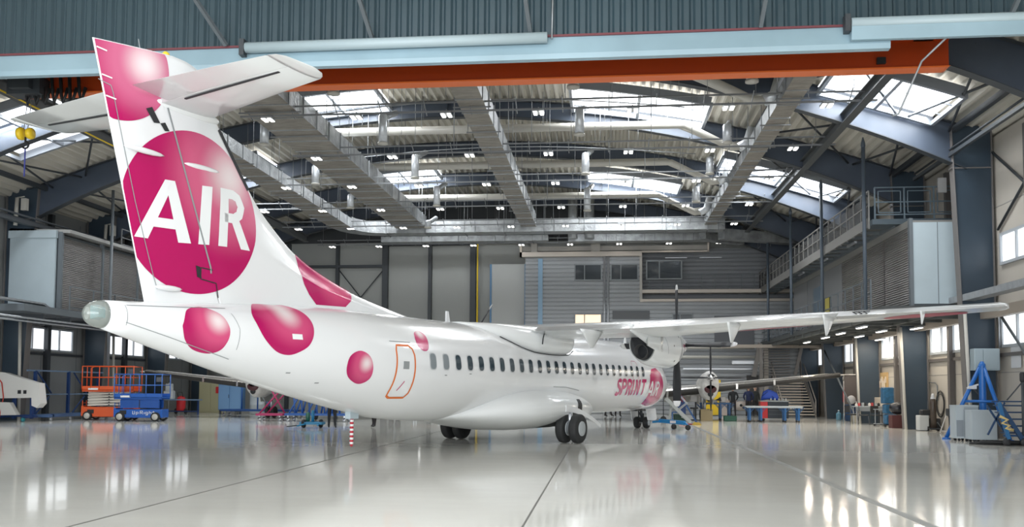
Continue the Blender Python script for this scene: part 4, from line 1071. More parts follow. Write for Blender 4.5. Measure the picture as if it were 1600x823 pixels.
# wing to body fairing ----------------------------------------------------------
KS = [(9.8, .6, 3.35), (10.3, 1.0, 3.05), (10.8, 1.32, 2.80), (11.3, 1.50, 2.69), (12.2, 1.54, 2.66), (13.3, 1.52, 2.69), (14.0, 1.36, 2.80), (14.6, 1.16, 2.98), (15.2, .8, 3.2), (15.8, .3, 3.4)]
rg = []; K = 26
for j in range(30):
    a = 9.8+6.0*j/29; w, zl = herm(KS, a)
    zt_ = 3.56 - max(0, a-14.2)*.02
    half = []
    for i in range(K+1):
        t = PI/2*i/K*2-PI/2          # from bottom (-pi/2) to top
        cz = (zl+zt_)/2; hz = (zt_-zl)/2
        x = w*abs(math.cos(t))**.32; z = cz+hz*(1 if math.sin(t) > 0 else -1)*abs(math.sin(t))**.85
        half.append((a, x, z))
    rg.append(half+[(p[0], -p[1], p[2]) for p in reversed(half)])
kf = MB(); kf.loft(rg, 0, True)
kf.build('wing_body_fairing', belly, plane)
ln = MB()
for s in (1, -1):
    pts = []
    for a in [14.9-.2*i for i in range(22)]:
        w, zl = herm(KS, a); pts.append((a, s*max(fb(a, zl+.06), .2)+s*.03, zl+.05))
    ln.tube(pts, .014, 5)
    w, zl = herm(KS, 13.2); ln.tube([(13.25, s*1.56, 3.42), (13.4, s*1.57, 3.15), (13.42, s*1.56, 2.98)], .018, 5)
ln.build('fairing_seal_line', gapb, plane)

# landing gear fairing --------------------------------------------------------------
GS = [(8.9, .5, .80, 1.05), (9.4, 1.15, .66, 1.30), (10.2, 1.68, .52, 1.55), (11.2, 1.93, .45, 1.70), (12.4, 2.0, .44, 1.76), (13.3, 2.0, .44, 1.78), (14.2, 1.92, .47, 1.73), (15.1, 1.66, .56, 1.60), (15.9, 1.25, .68, 1.38), (16.6, .75, .79, 1.15), (17.2, .3, .85, 1.0)]
def gb(a, z):
    w, zb, zt = herm(GS, a); c = (zb+zt)/2; h = (zt-zb)/2
    return w*max(1-abs((z-c)/h)**2.2, .0004)**(1/2.2)
rg = []
for j in range(44):
    a = 8.9+8.3*j/43; w, zb, zt = herm(GS, a); c = (zb+zt)/2; h = (zt-zb)/2
    ring = []
    for k in range(40):
        t = 2*PI*k/40; cs, sn = math.cos(t), math.sin(t)
        ring.append((a, w*math.copysign(abs(cs)**.91, cs), c+h*math.copysign(abs(sn)**.91, sn)))
    rg.append(ring)
gf = MB(); gf.loft(rg, 0, True)
for s in (1, -1):
    patch(gf, gb, [(13.0, .52), (12.8, .75), (12.3, .98), (11.95, 1.08), (11.72, 1.36), (11.45, 1.36), (11.6, 1.05), (11.3, .9), (11.2, .6), (11.6, .5)], 1, off=.008, s=s, rings=6, c=(12.0, .75))  # shade of the wheel well painted as a dark patch on the closed fairing
    ribbon(gf, gb, [(10.1, 1.25), (10.05, 1.05), (10.2, .85)], .02, 1, s=s)
gf.build('landing_gear_fairing', [belly, gapb], plane)

# wheels
def wheel(root, x, y, r, w, s, zg, hubm):
    z = zg+r
    pr = [(r*.55, -w/2), (r*.9, -w/2), (r*.98, -w*.38), (r, -w*.18), (r, w*.18), (r*.98, w*.38), (r*.9, w/2), (r*.55, w/2)]
    o = MB().lathe(pr, (x, y, z), 'y', 36).build('wheel', tyre_m, root)
    e = s*(w/2+.012)
    MB().lathe([(.02, e*1.0), (r*.2, e+.03*s), (r*.28, e), (r*.42, e-.005*s), (r*.50, e+.015*s), (r*.52, e-.06*s)], (x, y, z), 'y', 28).build('wheel_hub', hubm, o)
    for k in range(8):
        pass
hubm = mat('wheel_hub_paint', (.42, .45, .47), .4)
for s in (1, -1):
    g = bpy.data.objects.new('main_landing_gear', None); C.objects.link(g); g.parent = plane
    g.location = (0, 0, 0)
    for dy in (-.22, .22): wheel(g, 12.5, s*2.05+dy, .43, .25, s, G, hubm)
    MB().tube([(12.5, s*1.75, G+.43), (12.5, s*2.35, G+.43)], .06, 10).build('axle', alu, g)
    MB().tube([(12.5, s*2.05, G+.45), (12.35, s*1.9, 1.15)], .09, 12).tube([(12.3, s*1.95, 1.1), (11.8, s*1.7, 1.2)], .05, 8).build('strut', alu, g)
    MB().tube([(12.35, s*1.98, .85), (12.2, s*2.1, .6), (12.45, s*2.02, .45)], .03, 8).build('torque_link', galv, g)
    # hanging curved door
    rg = []
    for i in range(12):
        u = i/11; a = 12.75-2.2*u; z = 1.10-.12*u-.46*u*u; y = s*(1.98+.12*u); w = .20-.10*u
        rg.append([(a, y, z-w*.5), (a, y+.03*s, z-w*.5), (a, y+.03*s, z+w*.5), (a, y, z+w*.5)])
    MB().loft(rg, 0, False).build('gear_door', white, g)
MB().box(12.5, 12.52, 2.0, 2.25, G, G+.12).build('wheel_chock_mark', white, plane) if False else None
g = bpy.data.objects.new('nose_landing_gear', None); C.objects.link(g); g.parent = plane
for y in (-.2, .2): wheel(g, 1.73, y, .235, .19, 1 if y > 0 else -1, G, hubm)
MB().tube([(1.73, -.28, G+.235), (1.73, .28, G+.235)], .035, 8).build('axle', alu, g)
MB().tube([(1.73, 0, G+.25), (1.85, 0, 1.0)], .06, 10).tube([(1.75, 0, .5), (2.3, 0, .95)], .03, 8).tube([(1.78, -.12, .45), (1.8, -.12, .9)], .03, 6).build('strut', slate_d, g)
MB().box(2.0, 3.0, -.3, .3, .81, .86).build('gear_bay', gapb, g)
for s in (1, -1):
    MB().prism([(2.15, .87), (1.1, .90), (.98, .46), (1.15, .40), (1.95, .42)], s*.33, s*.36, 'y').build('gear_door', white, g)

# engines and propellers ----------------------------------------------------------------
NS = [(9.12, .33, .36, 3.1), (9.2, .38, .42, 3.08), (9.45, .46, .55, 3.02), (9.9, .52, .64, 2.98), (10.8, .53, .63, 2.98), (11.4, .51, .58, 2.99), (11.85, .48, .52, 3.02)]
def nb(a, z):
    w, h, c = herm(NS, a); return 4.05+w*math.sqrt(max(1-((z-c)/h)**2, .001))
for s in (1, -1):
    e = bpy.data.objects.new('engine_nacelle', None); C.objects.link(e); e.parent = plane
    rg = []
    for j in range(24):
        a = 9.12+(11.85-9.12)*j/23; w, h, c = herm(NS, a)
        rg.append([(a+(0 if j < 20 else (j-19)/4*(-.15+.95*max(0, s*math.cos(2*PI*k/32))*(1 if math.sin(2*PI*k/32) > -.35 else .35))), 4.05*s+math.cos(2*PI*k/32)*w, c+math.sin(2*PI*k/32)*h) for k in range(32)])
    mm = MB(); mm.loft(rg, 0, True, cap=False); 
    mm.loft([[(p[0], 4.05*s+(p[1]-4.05*s)*.93, 3.0+(p[2]-3.0)*.93) for p in rg[-1]], [(11.2, 4.05*s+(p[1]-4.05*s)*.85, 3.0+(p[2]-3.0)*.85) for p in rg[-1]]], 1, True)
    mm.loft([rg[-1], [(p[0], 4.05*s+(p[1]-4.05*s)*.93, 3.0+(p[2]-3.0)*.93) for p in rg[-1]]], 2, True, cap=False)
    mm.loft([rg[0], [(9.3, 4.05*s+(p[1]-4.05*s)*.8, p[2]) for p in rg[0]]], 1, True)
    if s == 1:
        ribbon(mm, nb, [(9.85, 3.3), (9.85, 2.6)], .03, 1); ribbon(mm, nb, [(11.3, 3.3), (11.0, 2.75)], .015, 3)
        for ch, a0 in zip('SPRINT', (9.72, 9.66, 9.60, 9.54, 9.51, 9.45)): letter(mm, nb, ch, a0, 2.98, .12, .085, .018, 4)
        patch(mm, nb, circ(9.28, 2.98, .14, 20), 4, rings=3)
        for q in ((10.0, 3.3), (10.6, 3.0), (10.2, 2.55)): patch(mm, nb, circ(q[0], q[1], .03, 8), 1, rings=2, step=.5)
    mm.build('cowling', [belly, gapb, mat('exhaust_metal', (.30, .31, .30), .4, .5), pline, mag], e)
    # exhaust and rear upper fairing
    MB().lathe([(.20, 11.4), (.22, 12.0), (.20, 12.0), (.17, 11.5)], (0, (4.05+.0)*s, 2.78), 'x', 20).build('exhaust_pipe', mat('exhaust_dark', (.05, .05, .05), .5, .5), e)
    rg = []
    for j in range(10):
        u = j/9; a = 11.5+2.1*u; zb_ = 2.72+.55*u; w = .10*(1-.5*u); bc = 4.46-.06*u
        rg.append([(a, (bc-w)*s, 3.45), (a, (bc-w)*s, zb_+.1), (a, bc*s, zb_), (a, (bc+w)*s, zb_+.1), (a, (bc+w)*s, 3.45)])
    MB().loft(rg, 0, True).build('rear_fairing', belly, e)
    pr_ = bpy.data.objects.new('propeller', None); C.objects.link(pr_); pr_.parent = plane; pr_.location = (8.88, 4.05*s, 3.1)
    MB().lathe([(.02, -.62), (.10, -.58), (.2, -.45), (.28, -.25), (.31, 0), (.31, .2)], (0, 0, 0), 'x', 24).build('spinner', white, pr_)
    for k in range(4):
        ang = k*PI/2+(0 if s > 0 else math.radians(35))
        rg = []; R_ = [(.25, .08, .07, 85), (.5, .12, .05, 72), (.9, .16, .03, 62), (1.4, .17, .022, 56), (1.78, .15, .016, 54), (1.785, .15, .016, 54), (1.9, .12, .012, 54), (1.965, .06, .008, 54)]
        for r_, hw, th, tw in R_:
            tw = math.radians(tw); ring = []
            for q in range(10):
                t = 2*PI*q/10; u, v = math.cos(t)*hw, math.sin(t)*th
                xa = u*math.sin(tw)+v*math.cos(tw); xb = u*math.cos(tw)-v*math.sin(tw)
                yb = xb*math.cos(ang)+r_*math.sin(ang); zb_ = -xb*math.sin(ang)+r_*math.cos(ang)
                ring.append((xa, yb, zb_))
            rg.append(ring)
        bmb = MB(); bmb.loft(rg[:5], 0, True); bmb.loft(rg[5:], 1, True)
        bmb.build('blade', [mat('blade_black', (.016, .018, .022), .55), mat('blade_tip_white', (.75, .75, .75), .4)], pr_)
# antennas, belly stick
MB().prism([(16.15, 3.45), (15.95, 3.45), (16.05, 3.80), (16.15, 3.80)], -.02, .02, 'y').build('blade_antenna', white, plane)
MB().prism([(3.65, 3.35), (3.4, 3.35), (3.45, 3.72), (3.55, 3.72)], -.02, .02, 'y').build('blade_antenna', white, plane)
tb = MB(); zz = .98
for i in range(12):
    z1 = zz-.052; tb.lathe([(.045, z1), (.045, zz)], (20.05, 0, 0), 'z', 12, i % 2); zz = z1
tb.lathe([(.02, zz-.06), (.045, zz)], (20.05, 0, 0), 'z', 12, 0)
tb.build('striped_tail_prop', [mat('stripe_red', (.45, .02, .04), .5), mat('stripe_white', (.8, .8, .8), .5)], plane)
MB().box(19.9, 20.2, -.08, .08, .95, 1.15).build('tail_prop_bracket', lightgrey, plane)

# ================================================================== smaller aeroplanes parked behind
def small_plane(name_lab, cx, cy, rz, prop):
    t = thing('small_turboprop', name_lab, 'airplane', (cx, cy, G), rz)
    # local: x to the plane's left wing (viewer's right when it faces us), -y = nose direction
    polished = mat('polished_edge', (.62, .60, .57), .22, .8); boot = mat('deicing_boot', (.03, .028, .026), .45); pw = mat('small_plane_white', (.55, .54, .51), .4)
    FS = [(-2.6, .25, 1.62), (-2.2, .55, 1.66), (-1.4, .85, 1.72), (-.4, 1.05, 1.8), (1, 1.12, 1.85), (6, 1.12, 1.85), (9, .8, 2.05), (11.0, .35, 2.25)]
    rg = []
    for y, r, z in FS: rg.append([(math.sin(2*PI*k/28)*r, y, z+math.cos(2*PI*k/28)*r) for k in range(28)])
    MB().loft(rg, 0, True).build('fuselage', pw, t)
    for s in (1, -1):
        rg = []
        for f in [0, .1, .3, .5, .7, .9, .97, 1]:
            x = s*(.9+9.3*f); z = 1.36+1.02*f**1.1; c = 2.5-1.25*f; th = (.56-.3*f)*(1 if f < .95 else (.6 if f < 1 else .2)); y0 = .1+.25*f
            rg.append([(x, y0+c*u, z+v*th) for u, v in ((0, 0), (.03, .28), (.12, .48), (.35, .6), (.7, .35), (1, .02), (.7, -.2), (.35, -.36), (.12, -.32), (.03, -.2))])
        w = MB().loft(rg, 0, True).build('wing', pw, t)
        rg = []
        for f in [0, .1, .3, .5, .7, .9, .97]:
            x = s*(.9+9.3*f); z = 1.36+1.02*f**1.1; th = (.56-.3*f); c = 2.5-1.25*f; y0 = .1+.25*f-.012
            rg.append([(x, y0+c*.14, z+.53*th), (x, y0+c*.07, z+.42*th), (x, y0+c*.03, z+.31*th), (x, y0+.012, z+.22*th)])
        MB().loft(rg, 0, True, cap=False, closed=False).build('polished_leading_edge', polished, w)
        rg = []
        for f in [0, .1, .3, .5, .7, .9, .97]:
            x = s*(.9+9.3*f); z = 1.36+1.02*f**1.1; th = (.56-.3*f); c = 2.5-1.25*f; y0 = .1+.25*f-.014
            rg.append([(x, y0+.008, z+.23*th), (x, y0-.004, z+.05*th), (x, y0+c*.03, z-.24*th), (x, y0+c*.12, z-.36*th), (x, y0+c*.2, z-.38*th)])
        MB().loft(rg, 0, True, cap=False, closed=False).build('deicing_boot', boot, w)
        for f in (.42, .62):
            x = s*(.9+9.3*f); z = 1.36+1.02*f**1.1
            MB().box(x-.05, x+.05, .1+.25*f-.03, .5, z-.12, z+.16).build('boot_clip', polished, w)
        MB().prism([(2.35, 1.25), (2.42, 1.3), (2.75, .98), (2.7, .93)], *sorted((s*1.3, s*2.8)), 'x').build('flap', pw, t)
        fl = []
        for x in (3.9, 6.9):
            z = 1.36+1.02*((x-.9)/9.3)**1.1; fl.append([(s*x, 2.0, z), (s*x, 2.05, z+.05), (s*x, 2.5, z-.10), (s*x, 2.45, z-.16)])
        MB().loft(fl, 0, False).build('flap', pw, t)
        # nacelle
        NX = s*3.3
        e = bpy.data.objects.new('engine_nacelle', None); C.objects.link(e); e.parent = t
        rg = []
        for y, w_, h_, z in ((-1.5, .30, .36, 1.98), (-1.38, .42, .62, 1.86), (-1.0, .46, .72, 1.80), (0, .46, .70, 1.78), (1.4, .42, .5, 1.82), (3.0, .18, .2, 1.9)):
            rg.append([(NX+math.sin(2*PI*k/28)*w_, y, z+math.cos(2*PI*k/28)*h_) for k in range(28)])
        MB().loft(rg, 0, True).build('cowling', mat('worn_white_cowl', (.52, .51, .49), .35, noise=.15, scale=5), e)
        MB().lathe([(.20, -1.52), (.245, -1.50), (.26, -1.42), (.2, -1.38)], (NX, 0, 0), 'y', 24).build('air_inlet_lip', polished, e) if False else None
        m = MB(); m.lathe([(.02, -1.50), (.27, -1.50), (.30, -1.45), (.28, -1.40)], (0, 0, 0), 'y', 24); m.v = [(NX+p[0], p[1]+.0, 1.62+p[2]*.72) for p in m.v]
        m.build('oil_cooler_inlet', mat('inlet_dark_red', (.06, .012, .015), .5), e)
        m = MB(); m.lathe([(.02, -1.47), (.12, -1.47), (.14, -1.42)], (0, 0, 0), 'y', 16); m.v = [(NX+p[0], p[1], 1.38+p[2]) for p in m.v]
        m.build('lower_inlet', gapb, e)
        if prop and s > 0:
            p_ = bpy.data.objects.new('propeller', None); C.objects.link(p_); p_.parent = t; p_.location = (NX, -1.55, 2.18)
            MB().lathe([(.01, -.62), (.07, -.55), (.15, -.38), (.2, -.15), (.215, 0), (.2, .1)], (0, 0, 0), 'y', 24).build('spinner', chrome, p_)
            for k in range(4):
                a = k*PI/2; rg = []
                for r_, wd in ((.15, .05), (.4, .09), (.9, .10), (1.4, .075), (1.62, .04)):
                    rg.append([(r_*math.sin(a)+wd*.5*q[0]*math.cos(a), q[1]*wd, r_*math.cos(a)-wd*.5*q[0]*math.sin(a)) for q in ((-1, 0), (-.5, .6), (.5, .6), (1, 0), (.5, -.6), (-.5, -.6))])
                MB().loft(rg, 0, True).build('blade', mat('blade_black', (.02, .022, .026), .4), p_)
        # gear
        g_ = bpy.data.objects.new('main_landing_gear', None); C.objects.link(g_); g_.parent = t
        for dx in (-.17, .17):
            MB().lathe([(.12, -.09), (.26, -.09), (.30, -.05), (.30, .05), (.26, .09), (.12, .09)], (NX+dx, 1.1, .30), 'x', 28).build('wheel', tyre_m, g_)
        MB().tube([(NX, 1.1, .30), (NX, 1.1, 1.3)], .06, 10).tube([(NX-.1, 1.0, .5), (NX-.25, .2, 1.3)], .03, 8).build('strut', alu, g_)
        for dx in (-.35, .35): MB().prism([(.3, 1.25), (1.9, 1.25), (1.7, .85), (.5, .85)], NX+dx-.01, NX+dx+.01, 'x').build('gear_door', pw, g_)
    MB().lathe([(.1, -.06), (.2, -.06), (.22, 0), (.2, .06), (.1, .06)], (0, -1.6, .22), 'x', 24).build('nose_wheel', tyre_m, t)
    MB().tube([(0, -1.6, .22), (0, -1.5, 1.0)], .05, 8).build('nose_strut', alu, t)
    MB().tube([(10.15, .75, 2.28), (10.2, .9, 2.1)], .04, 6).build('wingtip_lamp', polished, t)
    return t
small_plane('small propeller plane at back right with black edged wing and shiny spinner', 1.85, 46.2, 0, True)
small_plane('small plane behind the big tail, its wing reaching left over the blue lift', -14.1, 44.6, 0, False)

# ================================================================== people
skin_m = mat('skin', (.55, .33, .24), .5)
def person(label, loc, rz, jacket, trousers, hair, stride=.1, arms='side', h=1.76, group=None):
    k = h/1.76
    V = []; R = []; Ed = []
    def v(p, r, par=None):
        V.append((p[0]*k, p[1]*k, p[2]*k)); R.append(r*k)
        if par is not None: Ed.append((par, len(V)-1))
        return len(V)-1
    pel = v((0, 0, .98), .145); wa = v((0, 0, 1.12), .14, pel); ch = v((0, .01, 1.32), .155, wa); nk = v((0, .0, 1.47), .075, ch)
    nk2 = v((0, -.01, 1.53), .055, nk); hd0 = v((0, -.015, 1.60), .078, nk2); hd = v((0, -.015, 1.67), .09, hd0); ht = v((0, -.005, 1.73), .06, hd)
    for s in (1, -1):
        hip = v((s*.09, 0, .92), .105, pel); kn = v((s*.105, -stride*.5*s-.02, .50), .07, hip); an = v((s*.11, -stride*s, .10), .05, kn)
        he = v((s*.11, -stride*s+.03, .045), .042, an); toe = v((s*.125, -stride*s-.17, .035), .034, an)
        sh = v((s*.185, .0, 1.42), .075, ch)
        if arms == 'pocket': el = v((s*.275, .08, 1.17), .055, sh); wr = v((s*.215, -.03, .98), .04, el)
        elif arms == 'front': el = v((s*.24, .02, 1.15), .055, sh); wr = v((s*.12, -.24, 1.12), .036, el)
        else: el = v((s*.26, .02, 1.14), .052, sh); wr = v((s*.27, -.05, .90), .034, el)
        e = Vector(V[el])/k; w = Vector(V[wr])/k; d = (w-e).normalized(); sd = Vector((0, 1, 0)) - d*d.y; sd.normalize()
        pm = v(tuple(w+d*.055), .03, wr)
        for f in range(4):
            o = sd*(.028-.019*f); L = (.075, .085, .08, .062)[f]
            f1 = v(tuple(w+d*.10+o), .0095, pm); f2 = v(tuple(w+d*(.10+L*.55)+o+Vector((-s*.006, 0, 0))), .009, f1); v(tuple(w+d*(.10+L*.95)+o+Vector((-s*.02, 0, 0))), .0075, f2)
        t1 = v(tuple(w+d*.045-sd*.045), .011, pm); v(tuple(w+d*.085-sd*.06), .009, t1)
    me = bpy.data.meshes.new('body_skeleton'); me.from_pydata(V, Ed, []); me.update()
    o = bpy.data.objects.new('person_body', me); C.objects.link(o)
    sk = o.modifiers.new('skin', 'SKIN')
    for i, r in enumerate(R): me.skin_vertices[0].data[i].radius = (r, r*(.78 if i in (0, 1, 2) else 1))
    me.skin_vertices[0].data[0].use_root = True
    sk.branch_smoothing = .5
    o.modifiers.new('sub', 'SUBSURF').levels = 1
    dg = bpy.context.evaluated_depsgraph_get()
    nm = bpy.data.meshes.new_from_object(o.evaluated_get(dg))
    bpy.data.objects.remove(o)
    for m_ in (skin_m, jacket, trousers, mat('shoe_black', (.02, .02, .02), .5)): nm.materials.append(m_)
    for p in nm.polygons:
        c = p.center/k; p.use_smooth = True
        hand = abs(c.x) > .17 and c.z < .93 and arms == 'side' or (arms == 'front' and c.y < -.24 and .95 < c.z < 1.25) or (arms == 'pocket' and abs(c.x) > .17 and c.z < .95)
        p.material_index = 0 if (c.z > 1.50 or hand) else (1 if c.z > .90 else (2 if c.z > .09 else 3))
    t = thing('person', label, 'person', loc, rz, group)
    b_ = bpy.data.objects.new('body', nm); C.objects.link(b_); b_.parent = t
    rg = []
    for th_ in range(7):
        a = PI/2*th_/6; rg.append([(math.cos(2*PI*q/16)*.088*k*math.cos(a)*1.0, (.015+math.sin(2*PI*q/16)*.10*math.cos(a))*k, (1.68+.085*math.sin(a)-(.06 if math.sin(2*PI*q/16) > -.2 and th_ == 0 else 0))*k) for q in range(16)])
    MB().loft(rg, 0, True).build('hair', hair, t)
    f = MB(); 
    f.loft([[(math.cos(2*PI*q/8)*.012*k, -.115*k, (1.62+math.sin(2*PI*q/8)*.02)*k) for q in range(8)], [(math.cos(2*PI*q/8)*.008*k, -.095*k, (1.65+math.sin(2*PI*q/8)*.02)*k) for q in range(8)]], 0, True)
    for s in (1, -1):
        f.lathe([(.001, -.012), (.011, -.006), (.011, .006), (.001, .012)], (s*.032*k, -.098*k, 1.655*k), 'y', 8, 1)
        f.lathe([(.001, -.01), (.02, -.006), (.024, .004), (.01, .012)], (s*.092*k, 0, 1.64*k), 'x', 8)
    f.box(-.022*k, .022*k, -.104*k, -.094*k, 1.585*k, 1.593*k, 2)
    f.build('face', [skin_m, mat('eye_dark', (.03, .03, .04), .3), mat('lip', (.4, .15, .13), .5)], t)
    return t
jb = mat('jacket_black', (.018, .02, .024), .8); jn = mat('jacket_navy', (.012, .02, .07), .8); jd = mat('jacket_darkgreen', (.03, .035, .035), .8)
tb_ = mat('trousers_dark', (.025, .022, .024), .85)
hb = mat('hair_dark', (.02, .015, .012), .7); hg = mat('hair_grey', (.4, .38, .34), .7)
person('person in black jacket seen from behind, hands in pockets, near the yellow board', (7.55, 54.3, G), 0.1+PI, jb, tb_, hb, .12, 'pocket', 1.78)
person('person in navy jacket and dark trousers seen from behind beside the blue bench', (8.5, 54.6, G), PI-.1, jn, tb_, hb, .08, 'pocket', 1.80)
person('grey haired person in dark clothes facing the camera beside the red tool chest', (9.0, 55.3, G), .2, jd, tb_, hg, .06, 'side', 1.80)
person('person behind the big tail, only dark legs visible left of the striped pole', (-10.75, 34.8, G), .4, jb, jb, hb, .10, 'side', 1.8)
person('person in black trousers, only legs visible right of the striped pole', (-9.3, 35.8, G), -.3, jn, tb_, hb, .14, 'front', 1.76)
person('person far behind, only dark legs visible under the nose, nearer the wheels', (.75, 52.2, G), .3, jn, tb_, hb, .1, 'side', 1.76)
person('person far behind, only dark legs visible under the nose, left one', (.2, 52.6, G), 1.2, jb, tb_, hb, .16, 'side', 1.74)

# ================================================================== scissor lifts
def scissor(name_lab, loc, rz, body, rail, arms_m, L, W, hbase, hplat, hrail, text=None, nlev=5):
    t = thing('scissor_lift', name_lab, 'lift', loc, rz)
    MB().bevbox(-L/2, L/2, -W/2+.08, W/2-.08, .16, hbase, .04).box(-L/2-.05, -L/2+.05, -W/2+.1, W/2-.1, .2, hbase+.05).build('chassis', body, t)
    MB().box(-L/2+.25, -L/2+.55, -W/2+.065, -W/2+.09, .32, .5).box(-L/2-.06, -L/2-.04, -.2, .2, .3, .5).build('vent_panel', gapb, t)
    for x in (-L/2+.28, L/2-.28):
        for s in (1, -1):
            w_ = MB().lathe([(.08, -.07), (.19, -.07), (.21, -.04), (.21, .04), (.19, .07), (.08, .07)], (x, s*(W/2-.03), .21), 'y', 24).build('wheel', tyre_m, t)
            MB().lathe([(.01, -.08), (.14, -.075), (.15, 0), (.14, .075), (.01, .08)], (x, s*(W/2-.03), .21), 'y', 20).build('wheel_disc', mat('wheel_disc_cream', (.55, .53, .48), .5), w_)
    st_ = (hplat-hbase-.12)/nlev
    for s in (1, -1):
        m = MB()
        for i in range(nlev):
            z0 = hbase+.04+i*st_; z1 = z0+st_
            m.beam((-L/2+.2, s*(W/2-.22), z0+.04), (L/2-.2, s*(W/2-.22), z1-.0), .05, .075, 0)
            m.beam((L/2-.2, s*(W/2-.28), z0+.04), (-L/2+.2, s*(W/2-.28), z1-.0), .05, .075, 0)
            m.tube([(0, s*(W/2-.32), (z0+z1)/2), (0, s*(W/2-.18), (z0+z1)/2)], .03, 8, 1)
        m.build('scissor_arms', [arms_m, gapb], t)
    MB().box(-L/2, L/2, -W/2, W/2, hplat, hplat+.06).box(-L/2, L/2, -W/2, -W/2+.03, hplat-.04, hplat+.22).box(-L/2, L/2, W/2-.03, W/2, hplat-.04, hplat+.22).box(-L/2, -L/2+.03, -W/2, W/2, hplat-.04, hplat+.22).build('platform', body, t)
    m = MB(); zt = hplat+hrail
    pts = [(-L/2, -W/2), (-L/6, -W/2), (L/6, -W/2), (L/2, -W/2), (L/2, W/2), (L/6, W/2), (-L/6, W/2), (-L/2, W/2), (-L/2, 0)]
    for x, y in pts: m.tube([(x, y, hplat+.06), (x, y, zt)], .022, 8)
    for z in (zt, hplat+hrail*.55): m.tube([(-L/2, -W/2, z), (L/2, -W/2, z), (L/2, W/2, z), (-L/2, W/2, z), (-L/2, -W/2, z)], .024, 8)
    m.tube([(-L/3, -W/2, hplat+.1), (-L/3, -W/2, zt-.1), (-L/4, -W/2, zt)], .018, 6)
    m.build('guard_rail', rail, t)
    MB().bevbox(L/2-.3, L/2-.05, -W/2+.05, -W/2+.25, zt-.35, zt-.12, .02).build('control_box', mat('control_box_dark', (.08, .085, .1), .5), t)
    m = MB()
    for i in range(3): m.box(-L/2-.1, -L/2-.06, -.2, .2, .35+i*.22, .38+i*.22)
    m.beam((-L/2-.08, -.2, .2), (-L/2-.08, -.2, hbase+.3), .03, .03); m.beam((-L/2-.08, .2, .2), (-L/2-.08, .2, hbase+.3), .03, .03)
    m.build('entry_ladder', rail, t)
    MB().box(-L/2+.3, -L/2+.75, -W/2-.012, -W/2, hplat+.04, hplat+.13).build('white_decal', mat('stripe_white', (.8, .8, .8), .5), t)
    return t
o1 = scissor('orange scissor lift with cream folded arms, standing left of the blue lift', (-23.3, 40.6, G), .12, mat('lift_orange', (.70, .10, .02), .42), mat('lift_orange', (.70, .10, .02), .42), mat('arm_cream', (.60, .57, .50), .5), 2.4, 1.0, .62, 1.38, 1.15)
o2 = scissor('blue scissor lift with blue rails, lower than the orange one beside it', (-21.3, 39.7, G), .08, mat('lift_blue', (.012, .10, .42), .42), mat('lift_blue_rail', (.05, .16, .5), .42), mat('lift_blue', (.012, .10, .42), .42), 2.2, .95, .55, 1.05, 1.1)
m = MB()   # lettering strip on the blue lift
fx = -.25
GL_ = ([(0,1),(0,0),(.12,0),(.12,1)], [(.22,-.3),(.22,.65),(.34,.65),(.34,.1),(.22,.1)], [(.46,0),(.46,1),(.6,1),(.6,.5),(.46,.5)], [(.52,.5),(.62,0)], [(.71,0),(.71,.65)], [(.92,.1),(.8,.1),(.8,.65),(.92,.65),(.92,-.3),(.8,-.3)], [(1.02,0),(1.02,1)], [(1.02,.6),(1.14,.6),(1.14,0)], [(1.28,1),(1.28,0)], [(1.2,.65),(1.36,.65)])
for st in [p_[i:i+2] for p_ in GL_ for i in range(len(p_)-1)]:
    m.beam((fx+st[0][0]*.75, -.405, .33+st[0][1]*.14), (fx+st[1][0]*.75, -.405, .33+st[1][1]*.14), .02, .022, up=(0, 1, 0))
m.build('white_lettering', mat('stripe_white', (.8, .8, .8), .5), o2)

# red extinguisher trolley behind
t = thing('fire_extinguisher_trolley', 'big red wheeled extinguisher against left wall right of the blue lift', 'fire extinguisher', (-23.9, 50.5, G))
wpart('cylinder', MB().lathe([(.05, .12), (.24, .16), (.26, .3), (.26, .85), (.18, 1.0), (.05, 1.05)], (-23.9, 50.5, G), 'z', 20), red, t)
wpart('wheel', MB().lathe([(.05, -.04), (.16, -.04), (.16, .04), (.05, .04)], (-24.2, 50.5, G+.16), 'x', 16), tyre_m, t)
wpart('wheel', MB().lathe([(.05, -.04), (.16, -.04), (.16, .04), (.05, .04)], (-23.6, 50.5, G+.16), 'x', 16), tyre_m, t)
wpart('handle', MB().tube([(-24.05, 50.45, G+.9), (-24.05, 50.3, G+1.25), (-23.75, 50.3, G+1.25), (-23.75, 50.45, G+.9)], .02, 6), gapb, t)
tag(MB().tube([(-25.0, 49.6, 1.0), (-25.0, 49.6, 1.9)], .05, 8).box(-25.15, -24.85, 49.5, 49.6, 1.05, 1.5).box(-25.02, -24.98, 49.58, 49.62, G, 1.0).build('wall_valve_post', galv), 'grey valve post beside the red extinguisher', 'post')

# left: stored wing on blue stand, long blue rack
t = thing('storage_rack', 'long blue steel rack on small castors along left wall, empty', 'rack', (-26.6, 42.2, G))
ra = lambda x, y, z: (x, y, G+z)
m = MB()
for y in (39.6, 42.2, 44.8):
    m.beam(ra(-26.2, y, .18), ra(-26.2, y, 2.3), .12, .12); m.beam(ra(-25.3, y, .18), ra(-25.3, y, .3), .1, .1)
wpart('upright', m, navy, t)
wpart('rail', MB().beam(ra(-26.2, 39.0, 2.3), ra(-26.2, 45.2, 2.3), .07, .07).beam(ra(-26.2, 39.3, 1.2), ra(-26.2, 45.2, 1.2), .05, .05), mat('rack_blue_pale', (.16, .24, .36), .4), t)
m = MB()
for y in (40.3, 43.2): m.beam(ra(-26.2, y-.6, 2.28), ra(-26.2, y+.55, 1.25), .05, .05); m.beam(ra(-26.2, y+.4, 1.1), ra(-26.2, y-.6, .3), .05, .05)
wpart('brace', m, navy, t)
